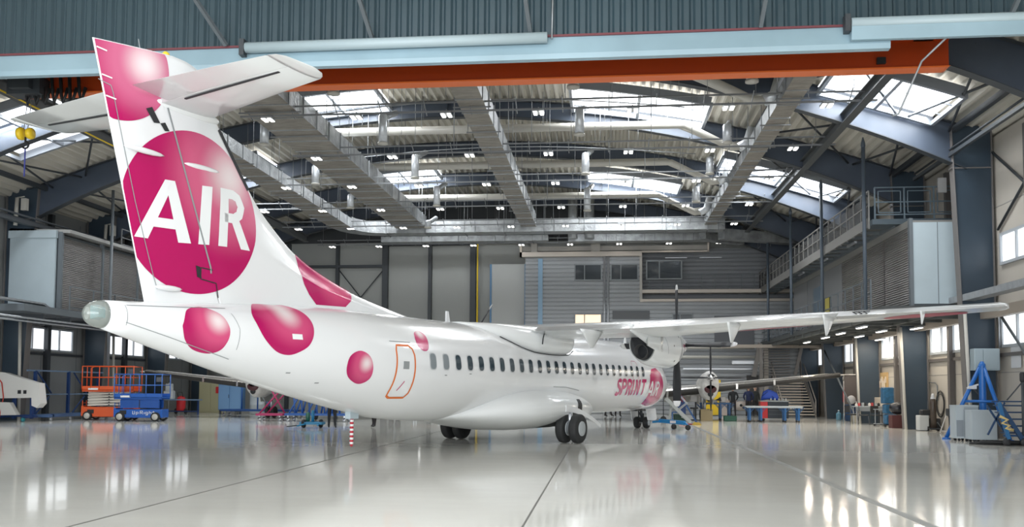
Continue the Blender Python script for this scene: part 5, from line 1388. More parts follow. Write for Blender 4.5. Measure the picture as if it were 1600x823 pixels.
wpart('base_frame', MB().box(-26.35, -25.25, 39.2, 45.2, G+.16, G+.28), mat('rack_base_blue', (.08, .15, .30), .4), t)
m = MB()
for y in (39.5, 41, 43.2, 45): m.lathe([(.02, -.03), (.08, -.03), (.08, .03), (.02, .03)], (-25.3, y, G+.08), 'x', 12)
wpart('castor', m, alu, t)
t = thing('stored_wing_section', 'white detached wing section with red strap resting on the blue stand at the left edge', 'wing panel', (-25.5, 37.8, 1.0))
wpart('panel', MB().prism([(-26.5, 2.62), (-25.9, 2.55), (-24.35, 2.1), (-24.35, 1.45), (-26.5, 1.40)], 37.6, 37.95, 'y'), mat('stored_white', (.68, .67, .64), .5), t)
wpart('tip_flap', MB().prism([(-24.6, 2.13), (-24.25, 2.1), (-24.12, 1.2), (-24.3, 1.0), (-24.55, 1.1)], 37.55, 38.0, 'y'), mat('stored_white', (.68, .67, .64), .5), t)
wpart('strap', MB().tube([(-26.5, 37.57, 2.7), (-26.0, 37.56, 2.1), (-25.9, 37.56, 1.45), (-26.0, 37.5, .6)], .025, 6), mat('strap_red', (.5, .05, .03), .6), t)
wpart('access_hole', MB().box(-25.25, -25.1, 37.58, 37.6, 1.62, 1.78).box(-24.98, -24.84, 37.58, 37.6, 1.62, 1.78), gapb, t)
t = thing('stored_flap_section', 'smaller white flap section on the lower tier of the blue stand at left edge', 'wing panel', (-25.8, 37.7, .6))
wpart('panel', MB().prism([(-26.5, .95), (-25.55, .93), (-25.2, .38), (-26.5, .35)], 37.5, 37.75, 'y'), mat('stored_white', (.68, .67, .64), .5), t)
t = thing('blue_stand', 'blue wheeled stand holding the white wing sections at the left edge', 'stand', (-25.8, 37.9, G))
m = MB()
for x in (-25.75, -24.9):
    m.beam((x, 38.1, G+.12), (x, 38.1, 1.4), .12, .12)
m.beam((-26.4, 38.1, 1.36), (-24.7, 38.1, 1.36), .1, .08); m.beam((-26.4, 38.1, G+.25), (-24.7, 38.1, G+.25), .1, .1); m.beam((-26.2, 37.4, G+.2), (-26.2, 38.4, G+.2), .08, .08); m.beam((-24.85, 37.4, G+.2), (-24.85, 38.4, G+.2), .08, .08)
wpart('frame', m, navy, t)
m = MB()
for x in (-26.2, -24.85): m.lathe([(.02, -.04), (.1, -.04), (.1, .04), (.02, .04)], (x, 37.45, G+.1), 'x', 14)
wpart('castor', m, mat('castor_teal', (.02, .22, .25), .5), t)

# middle left: lockers, carts
t = thing('blue_locker', 'pale blue locker cabinet seen under the tail behind the small plane wheels', 'cabinet', (-21.7, 50.4, G))
wpart('carcass', MB().bevbox(-22.4, -21.0, 50.4, 51.0, G+.25, G+1.75, .02), mat('locker_blue', (.09, .22, .42), .45), t)
wpart('door', MB().box(-22.35, -21.72, 50.37, 50.4, G+.3, G+1.7).box(-21.68, -21.05, 50.37, 50.4, G+.3, G+1.7), mat('locker_door', (.16, .30, .50), .4), t)
wpart('handle', MB().box(-21.76, -21.74, 50.34, 50.37, G+.95, G+1.15), gapb, t)
wpart('foot', MB().box(-22.35, -22.25, 50.45, 50.55, G, G+.25).box(-21.15, -21.05, 50.45, 50.55, G, G+.25), slate_d, t)
for i, (x, lab, mm_) in enumerate(((-25.0, 'cream cupboard against left wall behind the blue lift end', mat('cupboard_cream', (.38, .36, .22), .5)), (-20.2, 'pale grey drum right of the blue locker', mat('drum_grey', (.42, .46, .48), .4)))):
    if i == 0:
        t = thing('cupboard', lab, 'cupboard', (x, 53, G)); wpart('carcass', MB().bevbox(x-.9, x+.6, 53, 53.6, G, G+2.1, .03), mm_, t); wpart('door', MB().box(x-.8, x-.15, 52.97, 53, G+.1, G+2.0).box(x-.1, x+.5, 52.97, 53, G+.1, G+2.0), mm_, t); wpart('red_label', MB().box(x+.2, x+.4, 52.95, 52.97, G+1.2, G+1.6), red, t)
    else:
        t = thing('steel_drum', lab, 'drum', (x, 50.8, G)); wpart('drum', MB().lathe([(.3, 0), (.42, .03), (.42, .55), (.44, .58), (.42, .61), (.42, 1.1), (.44, 1.13), (.42, 1.16), (.42, 1.7), (.3, 1.72)], (x, 50.8, G), 'z', 24), mm_, t)
t = thing('workbench', 'pale blue workbench with white machine on it, behind the blue lift', 'bench', (-24.0, 49.0, G))
wpart('top', MB().box(-25.2, -22.8, 48.6, 49.2, G+.82, G+.88), mat('rack_blue_pale', (.16, .24, .36), .4), t)
m = MB()
for x in (-25.1, -22.9): m.beam((x, 48.9, G), (x, 48.9, G+.82), .08, .08)
m.beam((-25.1, 48.9, G+.2), (-22.9, 48.9, G+.2), .06, .06)
wpart('leg_frame', m, navy, t)
t = thing('bench_machine', 'small white machine on the pale blue workbench', 'machine', (-24.6, 48.9, G+.88))
wpart('body', MB().bevbox(-24.9, -24.35, 48.7, 49.1, G+.88, G+1.35, .05), mat('machine_white', (.5, .52, .52), .4), t)
wpart('head', MB().bevbox(-24.8, -24.45, 48.72, 49.05, G+1.35, G+1.75, .04), mat('machine_white', (.5, .52, .52), .4), t)
def low_cart(lab, x, y, L, W, z, mm_, poles=()):
    t = thing('flat_cart', lab, 'cart', (x, y, G))
    wpart('deck', MB().box(x-L/2, x+L/2, y-W/2, y+W/2, G+z, G+z+.1), mm_, t)
    m = MB()
    for a in (-1, 1):
        for b_ in (-1, 1): m.lathe([(.02, -.03), (.09, -.03), (.09, .03), (.02, .03)], (x+a*(L/2-.15), y+b_*(W/2-.1), G+.09), 'y', 14); m.box(x+a*(L/2-.15)-.03, x+a*(L/2-.15)+.03, y+b_*(W/2-.1)-.03, y+b_*(W/2-.1)+.03, G+.1, G+z)
    wpart('castor', m, alu, t)
    if poles:
        m = MB()
        for p, q in poles: m.tube([(x+p[0], y+p[1], G+z+p[2]), (x+q[0], y+q[1], G+z+q[2])], .04, 6)
        wpart('post_frame', m, mm_, t)
    return t
low_cart('long blue flat cart with tall blue posts behind the small plane wheels', -18.6, 47.6, 4.4, 1.0, .28, mat('cart_blue', (.02, .10, .35), .45), [((-1.2, 0, 0), (-1.2, 0, 1.8)), ((-.3, 0, 0), (-.3, 0, 1.6)), ((-.3, 0, 1.6), (.6, 0, .1)), ((.6, 0, 0), (-.2, 0, 1.0))])
low_cart('blue flat cart with tangled blue frames under the big fuselage', -13.4, 41.3, 3.0, 1.0, .28, mat('cart_blue', (.02, .10, .35), .45), [((-1.4+.3*i, -.2+.1*(i % 3), .05), (-1.1+.28*i, .1, .75+.25*((i*7) % 3)))for i in range(9)]+[((-1.3+.36*i, .2, 1.0), (-1.1+.36*i, -.2, .1)) for i in range(7)])
low_cart('small magenta pipe cart between the two blue carts', -15.8, 41.6, 1.3, .8, .25, mat('cart_magenta', (.40, .03, .12), .45), [((-.7, 0, 0), (.4, 0, 1.2)), ((-.4, .2, 0), (.6, .2, 1.1)), ((.7, 0, 0), (-.1, 0, 1.3))])
low_cart('pale low trolley frame just left of the left main wheels', -9.2, 46.3, 1.6, .8, .35, mat('trolley_beige', (.42, .34, .28), .5))
t = thing('blue_nose_jack', 'small blue two wheeled jack cart on the floor left of the black trousers', 'jack', (-11.3, 33.9, G))
m = MB(); 
for x, y in ((-11.6, 33.8), (-11.0, 34.1)): m.lathe([(.04, -.05), (.16, -.05), (.17, 0), (.16, .05), (.04, .05)], (x, y, G+.17), 'x', 18)
wpart('wheel', m, tyre_m, t)
wpart('chassis', MB().box(-11.75, -10.85, 33.7, 34.2, G+.14, G+.24).beam((-11.7, 33.3, G+.1), (-11.4, 33.9, G+.2), .06, .05).beam((-10.9, 33.4, G+.12), (-11.1, 34, G+.2), .06, .05).lathe([(.06, 0), (.06, .45), (.03, .5)], (-11.3, 34.0, G+.2), 'z', 12), mat('jack_teal', (.02, .20, .38), .45), t)
wpart('gas_bottle', MB().lathe([(.05, 0), (.09, .03), (.09, .3), (.04, .38)], (-11.55, 34.15, G+.24), 'z', 12), mat('bottle_green', (.02, .12, .08), .4), t)
wpart('tow_handle', MB().tube([(-11.7, 33.3, G+.12), (-12.0, 33.0, G+.08), (-11.9, 32.9, G+.1)], .02, 6), gapb, t)

# ================================================================== nose area and back right
t = thing('tow_bar', 'blue aircraft tow bar with small wheels lying from the nose wheel to the right', 'tow bar', (2.7, 36.8, G))
wpart('bar', MB().beam((2.25, 37.3, G+.32), (3.15, 36.2, G+.28), .13, .15), mat('towbar_blue', (.02, .22, .50), .4), t)
wpart('head', MB().beam((2.05, 37.5, G+.26), (2.3, 37.25, G+.30), .3, .08).beam((3.15, 36.2, G+.28), (3.35, 36.0, G+.12), .06, .06), mat('towbar_blue', (.02, .22, .50), .4), t)
m = MB()
for x, y in ((2.75, 36.5), (3.25, 35.9)): m.lathe([(.03, -.03), (.11, -.03), (.11, .03), (.03, .03)], (x, y, G+.11), 'y', 14)
wpart('wheel', m, tyre_m, t)
wpart('white_label', MB().beam((2.62, 36.72, G+.3), (2.82, 36.48, G+.3), .02, .10), mat('stripe_white', (.8, .8, .8), .5), t)
t = thing('access_ladder', 'pale steel ladder stairs with thin handrails leaning by the airliner nose', 'ladder', (5.0, 42, G))
ls = mat('ladder_steel', (.38, .40, .39), .45)
m = MB().beam((2.85, 42.2, 1.25), (3.95, 42.2, G+.08), .07, .16).beam((2.85, 42.9, 1.25), (3.95, 42.9, G+.08), .07, .16)
wpart('stringer', m, ls, t)
m = MB()
for i in range(6): x = 2.95+i*.18; z = 1.12-i*.19; m.box(x-.1, x+.1, 42.2, 42.9, z, z+.03)
wpart('tread', m, ls, t)
wpart('handrail', MB().tube([(2.9, 42.15, 1.2), (2.95, 42.15, 1.95), (3.8, 42.15, 1.05), (3.4, 42.15, .72)], .022, 6).tube([(2.9, 42.9, 1.2), (2.95, 42.9, 1.95), (3.8, 42.9, 1.05), (3.4, 42.9, .72)], .022, 6), mat('handrail_pale', (.5, .5, .48), .4), t)
wpart('support_leg', MB().tube([(3.1, 42.25, 1.0), (2.95, 42.25, G+.02)], .03, 6).tube([(3.1, 42.85, 1.0), (2.95, 42.85, G+.02)], .03, 6), ls, t)
t = thing('floor_trolley_wheel', 'thin pole on a small wheel beside the ladder', 'trolley', (2.85, 44.5, G))
wpart('pole', MB().tube([(2.85, 44.5, G+.15), (2.85, 44.5, 1.5)], .025, 6), slate_d, t)
wpart('wheel', MB().lathe([(.03, -.03), (.15, -.03), (.15, .03), (.03, .03)], (2.85, 44.45, G+.15), 'y', 14), tyre_m, t)
t = thing('blue_easel', 'blue a-frame stand with dark blue panel behind the ladder', 'stand', (4.0, 44.5, G))
wpart('leg', MB().beam((3.7, 44.5, 1.35), (4.45, 44.5, G), .10, .08), mat('easel_blue', (.01, .07, .22), .45), t)
wpart('panel', MB().prism([(3.55, .4), (3.95, .4), (3.95, 1.1), (3.75, 1.4), (3.55, 1.3)], 44.7, 44.85, 'y'), navy, t)
wpart('red_top', MB().prism([(3.55, 1.3), (3.65, 1.5), (3.95, 1.15), (3.8, 1.05)], 44.62, 44.7, 'y'), mat('dull_red', (.30, .02, .04), .5), t)
t = thing('blue_box_frame', 'blue box frame with dark green case inside, at foot of the ladder', 'frame', (3.5, 43.4, G))
wpart('frame', MB().beam((3.2, 43.4, G), (3.2, 43.4, .6), .06, .06).beam((3.2, 43.4, .6), (3.7, 43.4, .6), .06, .06).beam((3.2, 43.4, G+.03), (3.7, 43.4, G+.03), .06, .06), blue, t)
wpart('case', MB().bevbox(3.28, 3.85, 43.5, 43.9, G, .5, .03), mat('case_green', (.01, .05, .03), .5), t)
t = thing('yellow_wheel_chock', 'yellow and red chock bundle on the floor at foot of the ladder', 'chock', (4.1, 41.3, G))
wpart('wedge', MB().prism([(3.9, G), (4.35, G), (4.25, G+.12), (4.0, G+.12)], 41.2, 41.4, 'y'), mat('dull_yellow', (.45, .30, .03), .5), t)
wpart('rope', MB().tube([(3.35, 41.3, G+.03), (3.6, 41.2, G+.06), (3.95, 41.3, G+.03)], .03, 6), mat('dull_red', (.30, .02, .04), .5), t)

t = thing('yellow_tool_board', 'tall bright yellow board on wheels with tools, behind the blue worktable', 'board', (6.55, 52, G))
wpart('board', MB().box(6.05, 6.95, 52.0, 52.08, G+.15, G+2.15), yellow, t)
wpart('board_base', MB().box(6.0, 7.0, 51.8, 52.3, G+.1, G+.16), slate_d, t)
wpart('castor', MB().lathe([(.02, -.03), (.06, -.03), (.06, .03), (.02, .03)], (6.1, 51.85, G+.06), 'y', 10).lathe([(.02, -.03), (.06, -.03), (.06, .03), (.02, .03)], (6.9, 51.85, G+.06), 'y', 10), gapb, t)
wpart('hanging_tool', MB().prism([(6.2, 1.75), (6.45, 1.7), (6.35, 1.3)], 51.95, 51.99, 'y').prism([(6.1, 1.15), (6.4, 1.2), (6.3, .95)], 51.95, 51.99, 'y').cb((6.62, 51.97, 1.45), (.08, .03, .08)), gapb, t)
def trestle(lab, x0, x1, y0, y1, h, legs, topm, name='blue_trestle_table'):
    t = thing(name, lab, 'table', ((x0+x1)/2, (y0+y1)/2, G))
    wpart('table_top', MB().box(x0, x1, y0, y1, G+h-.05, G+h), topm, t)
    wpart('apron', MB().box(x0+.03, x1-.03, y0+.03, y0+.06, G+h-.09, G+h-.05), topm, t)
    for x in legs:
        for y in (y0+.08, y1-.08):
            l_ = wpart('leg', MB().beam((x, y, G+.1), (x, y, G+h-.05), .09, .09).beam((x-.25, y, G+h-.06), (x, y, G+h-.34), .03, .03).beam((x+.25, y, G+h-.06), (x, y, G+h-.34), .03, .03), blue, t)
            wpart('castor', MB().lathe([(.01, -.02), (.05, -.02), (.05, .02), (.01, .02)], (x, y, G+.05), 'y', 12).box(x-.015, x+.015, y-.03, y+.03, G+.05, G+.11), gapb, t, parent=l_)
    return t
trestle('long blue trestle bench with pale top in front of the red and black tool chest', 7.1, 9.85, 45.4, 46.1, .80, (7.3, 7.85, 9.0, 9.65), mat('bench_top_pale', (.42, .46, .48), .4))
trestle('blue worktable in front of the yellow board', 5.15, 6.85, 47.6, 48.3, .92, (5.35, 6.3, 6.75), blue)
t = thing('white_engine_part', 'white machine parts pile on the blue worktable', 'parts', (6.2, 48, G+.92))
wpart('cover', MB().bevbox(5.8, 6.15, 47.75, 48.1, G+.92, G+1.08, .04).bevbox(6.25, 6.6, 47.7, 48.0, G+.92, G+1.22, .06), mat('parts_white', (.62, .60, .58), .4), t)
wpart('dark_fitting', MB().prism([(6.0, G+1.05), (6.3, G+1.2), (6.35, G+1.0)], 47.66, 47.7, 'y'), gapb, t)
t = thing('white_console', 'small white console box standing left of the blue worktable', 'box', (4.95, 48, G+.9))
wpart('box', MB().bevbox(4.55, 5.15, 47.7, 48.1, G+.95, G+1.35, .03), mat('parts_white', (.62, .60, .58), .4), t)
wpart('stand', MB().box(4.8, 4.88, 47.85, 47.95, G, G+.95).box(4.6, 5.1, 47.7, 48.1, G, G+.03), slate_d, t)
t = thing('workshop_stool', 'dark round stool between the ladder and the blue worktable', 'stool', (4.7, 46.3, G))
wpart('seat', MB().lathe([(.02, .62), (.2, .62), (.22, .66), (.2, .70), (.02, .70)], (4.7, 46.3, G), 'z', 18), gapb, t)
wpart('stem', MB().tube([(4.7, 46.3, G+.05), (4.7, 46.3, G+.62)], .03, 8), slate_d, t)
m = MB()
for k in range(5): a = k*2*PI/5; m.beam((4.7, 46.3, G+.09), (4.7+.25*math.cos(a), 46.3+.25*math.sin(a), G+.05), .04, .03)
wpart('foot_star', m, slate_d, t)
t = thing('cardboard_box', 'brown cardboard box on the floor under the blue worktable', 'box', (5.5, 47.3, G)); wpart('box', MB().bevbox(5.15, 5.75, 46.9, 47.3, G, G+.55, .01), mat('cardboard', (.42, .34, .20), .8), t)
wpart('flap', MB().prism([(5.1, G+.6), (5.15, G+.55), (5.75, G+.55), (5.8, G+.58)], 46.85, 46.9, 'y'), mat('cardboard', (.42, .34, .20), .8), t)
t = thing('green_tool_case', 'dark green tool case on the floor beside the black jacket person', 'case', (6.75, 46.9, G)); wpart('case', MB().bevbox(6.4, 7.05, 46.8, 47.1, G, G+.27, .03), mat('case_green2', (.01, .09, .05), .45), t); wpart('handle', MB().tube([(6.6, 46.95, G+.27), (6.62, 46.95, G+.34), (6.82, 46.95, G+.34), (6.84, 46.95, G+.27)], .015, 6), gapb, t)
t = thing('tool_chest', 'red and black wheeled tool chest with jars on top, behind the blue bench', 'tool chest', (9.0, 47.5, G))
wpart('body', MB().bevbox(8.55, 9.6, 47.2, 47.8, G+.15, G+1.0, .02), mat('chest_black', (.012, .02, .03), .4), t)
wpart('red_side', MB().box(8.2, 8.55, 47.2, 47.8, G+.15, G+1.0), red, t)
wpart('top_tray', MB().box(8.2, 9.6, 47.15, 47.85, G+1.0, G+1.05), mat('tray_grey', (.35, .40, .42), .5), t)
m = MB()
for z in (.35, .55, .75): m.box(8.6, 9.55, 47.185, 47.2, G+z, G+z+.012)
wpart('drawer_line', m, greysteel, t)
m = MB()
for x in (8.35, 9.45): m.lathe([(.02, -.03), (.07, -.03), (.07, .03), (.02, .03)], (x, 47.3, G+.07), 'y', 14)
wpart('castor', m, gapb, t)
jar0 = None
for i, x in enumerate((8.75, 8.95, 9.15, 9.35, 9.5)):
    lab = 'small pale jar on the tool chest, %s' % ['leftmost', 'second from left', 'in the middle of the five', 'second from right', 'rightmost'][i]
    o = tag(MB().lathe([(.02, 0), (.04, .01), (.04, .08+.02*(i % 2)), (.025, .11), (.025, .13)], (0, 0, 0), 'z', 12).build('jar', mat('jar_pale', (.55, .58, .58), .3)), lab, 'jar', 'jars on the tool chest'); o.location = (x, 47.4, G+1.05)
t = thing('blue_bag', 'bright blue soft bag lying on the tool chest', 'bag', (8.7, 47.6, G+1.05))
rg = []
for j, (x, r_) in enumerate(((8.3, .05), (8.4, .22), (8.65, .30), (8.9, .26), (9.1, .2), (9.2, .05))): rg.append([(x, 47.62+math.cos(2*PI*k/14)*r_*.7, G+1.07+r_*1.0+math.sin(2*PI*k/14)*r_*.95+.03*math.sin(5*k+j)) for k in range(14)])
wpart('bag_body', MB().loft(rg, 0, True), mat('bag_blue', (.05, .12, .60), .6), t)
wpart('strap', MB().tube([(8.35, 47.5, G+1.3), (8.6, 47.45, G+1.5), (8.9, 47.45, G+1.2)], .02, 6), navy, t)
t = thing('machine_casing', 'pale pink grey motor casings on the floor between the standing people', 'machine', (8.2, 56.5, G))
wpart('casing', MB().bevbox(7.1, 7.7, 56.4, 56.9, G, G+1.0, .05).lathe([(.1, .3), (.35, .4), (.35, .8), (.1, .9)], (8.35, 56.6, G), 'z', 16), mat('casing_pale', (.52, .45, .40), .45), t)
wpart('port', MB().lathe([(.02, -.02), (.08, -.02), (.08, .02), (.02, .02)], (8.3, 56.22, G+.65), 'y', 12).lathe([(.02, -.02), (.07, -.02), (.07, .02), (.02, .02)], (8.45, 56.24, G+.5), 'y', 12), gapb, t)

# ================================================================== right wall clutter
t = thing('tripod_jack', 'tall bright blue tripod aircraft jack at the right', 'jack', (12.5, 32.0, G))
tbm = mat('jack_blue', (.01, .12, .42), .38)
ax, ay, az = 12.78, 31.0, 2.62
m = MB()
for p in ((11.75, 31.4), (13.3, 30.3), (13.15, 31.8)):
    wpart('leg', MB().tube([(ax, ay, az), (p[0], p[1], G+.05)], .065, 10), tbm, t)
wpart('central_ram', MB().lathe([(.10, .95), (.11, 1.0), (.11, 2.5), (.10, 2.58), (.07, 2.6), (.05, 2.66), (.01, 2.66)], (ax, ay, 0), 'z', 20), tbm, t)
wpart('brace', MB().tube([(12.26, 31.2, 1.35), (13.04, 30.65, 1.35)], .045, 8).tube([(12.26, 31.2, 1.35), (12.96, 31.4, 1.35)], .04, 8).tube([(13.04, 30.65, 1.35), (12.96, 31.4, 1.35)], .04, 8), tbm, t)
wpart('foot_pad', MB().lathe([(.02, 0), (.14, 0), (.12, .05), (.03, .06)], (11.75, 31.4, G), 'z', 14).lathe([(.02, 0), (.14, 0), (.12, .05), (.03, .06)], (13.3, 30.3, G), 'z', 14), tbm, t)
wpart('gauge', MB().box(12.35, 12.6, 31.0, 31.1, 1.75, 1.85).beam((12.3, 31.05, 1.78), (12.65, 31.0, 1.9), .05, .05), mat('gauge_white', (.6, .62, .65), .4), t)
wpart('pump_hose', MB().tube([(12.6, 31.4, 1.8), (12.8, 31.2, 1.5), (12.95, 31.25, 1.3), (13.0, 31.3, 1.7)], .02, 6), gapb, t)
wpart('pump', MB().bevbox(11.78, 12.0, 31.2, 31.5, .85, 1.1, .03).tube([(11.85, 31.35, .85), (11.95, 31.4, .3)], .05, 8), gapb, t)
def cabinet(lab, x0, x1, y0, y1, h, shelf):
    t = thing('grey_cabinet', lab, 'cabinet', ((x0+x1)/2, (y0+y1)/2, G))
    wpart('carcass', MB().box(x0, x1, y0, y1, G+.09, G+h).box(x0-.01, x1+.01, y0-.01, y1, G+h, G+h+.03), cabgrey, t)
    wpart('door', MB().box(x0+(.25 if shelf else .01), x1-.01, y0-.02, y0, G+.12, G+h-.03), cabgrey if not shelf else mat('cabinet_side', (.30, .34, .37), .45), t)
    if shelf: wpart('open_shelf_shade', MB().box(x0+.02, x0+.23, y0-.006, y0-.001, G+.15, G+h*.6), mat('shelf_shadow_grey', (.22, .25, .28), .6), t)  # flat sheet with the shelf's inner shade put into its grey
    m = MB()
    for x in (x0+.12, (x0+x1)/2, x1-.12):
        for y in (y0+.08, y1-.08): m.lathe([(.01, -.03), (.04, -.03), (.04, .03), (.01, .03)], (x, y, G+.04), 'y', 12); m.box(x-.02, x+.02, y-.02, y+.02, G+.06, G+.1)
    wpart('castor', m, gapb, t)
cabinet('grey wheeled cabinet with open side shelf, left one under the blue tripod', 11.75, 12.45, 30.2, 30.7, 1.12, True)
cabinet('plain pale grey wheeled cabinet under the blue tripod, right one', 12.1, 12.85, 29.3, 29.85, .98, False)
t = thing('electrical_box', 'pale blue grey electrical cabinet on the big right column above the tripod', 'electrical box', (12.85, 31.9, 2.38))
wpart('box', MB().bevbox(12.6, 13.3, 31.35, 31.75, 2.45, 3.15, .02) if False else MB().bevbox(12.42, 13.25, 31.75, 32.15, 2.38, 3.12, .02), mat('elbox', (.38, .46, .50), .4), t)
wpart('lid', MB().box(12.45, 12.68, 31.72, 31.75, 2.42, 3.08).box(12.7, 13.22, 31.72, 31.75, 2.42, 3.08), mat('elbox', (.38, .46, .50), .4), t)
wpart('cable', MB().tube([(13.3, 31.9, 3.15), (13.3, 31.9, 4.3)], .03, 6).tube([(13.38, 31.9, 3.15), (13.38, 31.9, 4.3)], .03, 6), galv, t)
tag(MB().box(13.5, 13.52, 30.6, 31.3, 2.45, 3.2).build('wall_notice', mat('notice_pale', (.62, .64, .66), .6)), 'pale notice sheet on the wall right of the electrical box', 'sign')
t = thing('blue_stair_cart', 'dark blue wheeled stair cart with handrail cut by the right edge', 'cart', (13.80, 28.2, G))
sb = mat('stair_blue', (.015, .05, .12), .45)
m = MB()
for i in range(5): m.box(12.8, 13.7, 28.1+.12*i, 28.4+.12*i, G+.35+.2*i, G+.39+.2*i)
wpart('tread', m, sb, t)
wpart('side_frame', MB().beam((12.55, 27.9, 1.35), (13.25, 27.9, G+.12), .1, .12).beam((12.70, 27.95, G+.3), (13.65, 27.95, G+.3), .06, .06).beam((12.45, 28.1, 1.38), (13.65, 28.1, 1.38), .04, .04).beam((12.4, 28.3, G+.3), (12.90, 28.3, 1.35), .05, .05).beam((12.4, 28.3, 1.25), (12.90, 28.3, G+.35), .05, .05), sb, t)
wpart('leg', MB().beam((12.55, 27.85, 1.35), (12.80, 27.85, G+.2), .09, .1), mat('stair_blue_bright', (.02, .12, .28), .45), t)
wpart('handrail', MB().tube([(13.25, 27.9, G+.3), (13.25, 27.9, 2.25)], .045, 8).tube([(13.25, 27.9, 2.2), (13.65, 27.9, 2.2)], .04, 8).tube([(12.80, 27.9, 1.42), (13.40, 27.9, 2.15)], .02, 6), slate_d, t)
wpart('rail_grip', MB().lathe([(.05, 1.95), (.075, 2.0), (.075, 2.2), (.05, 2.25)], (13.25, 27.9, 0), 'z', 12), gapb, t)
wpart('yellow_rope', MB().tube([(12.55, 27.8, .95), (12.75, 27.76, .85), (12.60, 27.78, .75), (12.80, 27.76, .68), (12.70, 27.76, .6), (12.90, 27.76, .55)], .045, 8), mat('rope_yellow', (.55, .42, .18), .7), t)
m = MB()
for x in (11.95, 12.45): m.lathe([(.03, -.03), (.11, -.03), (.12, 0), (.11, .03), (.03, .03)], (x+.8, 27.85, G+.12), 'y', 16)
wpart('castor', m, gapb, t)
m = MB()
for j in range(3):
    m.tube([(11.9+.55*j*.2+.9*math.cos(a), 28.6-.1*j+.35*math.sin(a), G+.03+.03*j) for a in [i*PI/8 for i in range(17)]], .03, 6)
m.tube([(12.6, 28.4, G+.03), (13.3, 28.2, G+.03), (13.3, 27.5, G+.03)], .03, 6)
tag(m.build('black_hose', black), 'black hose coiled flat on the floor in front of the stair cart', 'hose')

# gas bottle, reel, small equipment
t = thing('gas_bottle_cart', 'dark gas bottle on a small trolley in front of the right wall', 'gas bottle', (12.75, 40.8, G))
wpart('bottle', MB().lathe([(.04, .05), (.12, .07), (.12, 1.15), (.09, 1.28), (.04, 1.35), (.04, 1.45)], (12.9, 40.8, G), 'z', 16), mat('bottle_brown', (.06, .045, .035), .4), t)
wpart('bottle_top', MB().lathe([(.05, 1.2), (.10, 1.3), (.06, 1.38), (.07, 1.42), (.03, 1.5)], (12.9, 40.8, G), 'z', 14), mat('gauge_white', (.6, .62, .65), .4), t)
wpart('trolley_frame', MB().beam((12.9, 40.6, G+.1), (12.9, 40.95, G+.1), .4, .04).tube([(12.75, 40.95, G+.1), (12.75, 40.95, G+1.2)], .02, 6).tube([(13.05, 40.95, G+.1), (13.05, 40.95, G+1.2)], .02, 6), slate_d, t)
wpart('wheel', MB().lathe([(.03, -.03), (.1, -.03), (.1, .03), (.03, .03)], (12.7, 40.85, G+.1), 'x', 14).lathe([(.03, -.03), (.1, -.03), (.1, .03), (.03, .03)], (13.1, 40.85, G+.1), 'x', 14), tyre_m, t)
m = MB()
for r_ in (.42, .46, .36): m.tube([(13.66-.02*r_, 40.7+r_*math.cos(a), 1.15+r_*1.15*math.sin(a)) for a in [i*PI/12 for i in range(25)]], .014, 5)
tag(m.build('hose_coil', black), 'large loops of black hose hanging on the right wall above the gas bottle', 'hose')
tag(MB().tube([(13.6, 42.2, 2.05), (13.6, 40.6, 2.0), (13.6, 40.4, 1.9), (13.6, 40.4, 1.3)], .022, 6).lathe([(.02, -.03), (.09, -.03), (.09, .03), (.02, .03)], (13.55, 42.2, 2.12), 'x', 12).build('wall_hook_pipe', greysteel), 'thin grey bent pipe on the right wall above the hose loops', 'pipe')
t = thing('welding_machine', 'white and black welding machine on the floor beside the gas bottle', 'machine', (12.3, 40.6, G))
wpart('white_case', MB().bevbox(11.75, 12.15, 40.4, 40.8, G+.03, G+.62, .03), mat('machine_white', (.5, .52, .52), .4), t)
wpart('dark_unit', MB().bevbox(12.2, 12.6, 40.4, 40.8, G+.05, G+.5, .05).bevbox(11.85, 12.25, 40.45, 40.75, G+.62, G+.85, .06), mat('machine_black', (.02, .022, .025), .5), t)
wpart('frame', MB().tube([(12.15, 40.38, G+.05), (12.45, 40.38, G+.35), (12.65, 40.38, G+.05)], .02, 6), galv, t)
wpart('wheel', MB().lathe([(.03, -.03), (.1, -.03), (.1, .03), (.03, .03)], (12.45, 40.38, G+.12), 'y', 14), tyre_m, t)
t = thing('folded_white_stand', 'thin white a-frame leaning near the right wall, right of the gas bottle', 'stand', (13.1, 38.6, G))
wpart('frame', MB().tube([(12.65, 38.4, G+.02), (13.0, 38.5, 1.0), (13.4, 38.5, 1.0), (13.15, 38.4, G+.02)], .02, 6).tube([(12.7, 38.4, G+.1), (13.2, 38.4, G+.1)], .018, 6).tube([(12.95, 38.6, .8), (13.45, 39.0, .78)], .015, 6), mat('stand_white', (.62, .60, .58), .4), t)
t = thing('black_sack_pile', 'black rubbish sacks piled on a dark red crate beside the column', 'sacks', (12.2, 42.8, G))
wpart('crate', MB().bevbox(11.8, 12.65, 42.5, 43.0, G, G+.55, .02), mat('crate_darkred', (.08, .02, .02), .6), t)
for i, (x, y, z, r_) in enumerate(((12.1, 42.75, .85, .33), (12.5, 42.8, .75, .28), (12.7, 42.4, .32, .28))):
    rg = []
    for th_ in range(9):
        a = -PI/2+PI*th_/8; rg.append([(x+math.cos(2*PI*k/14)*r_*math.cos(a)*(1+.12*math.sin(3*k+th_)), y+math.sin(2*PI*k/14)*r_*math.cos(a), G+z+math.sin(a)*r_*.8) for k in range(14)])
    wpart('sack', MB().loft(rg, 0, True), mat('sack_black', (.012, .013, .018), .35), t)
t = thing('blue_wrapped_stack', 'tall stack of blue wrapped seat cushions on a castor base near the right wall', 'stack', (11.5, 43.0, G))
rg = [MB() for _ in range(3)]
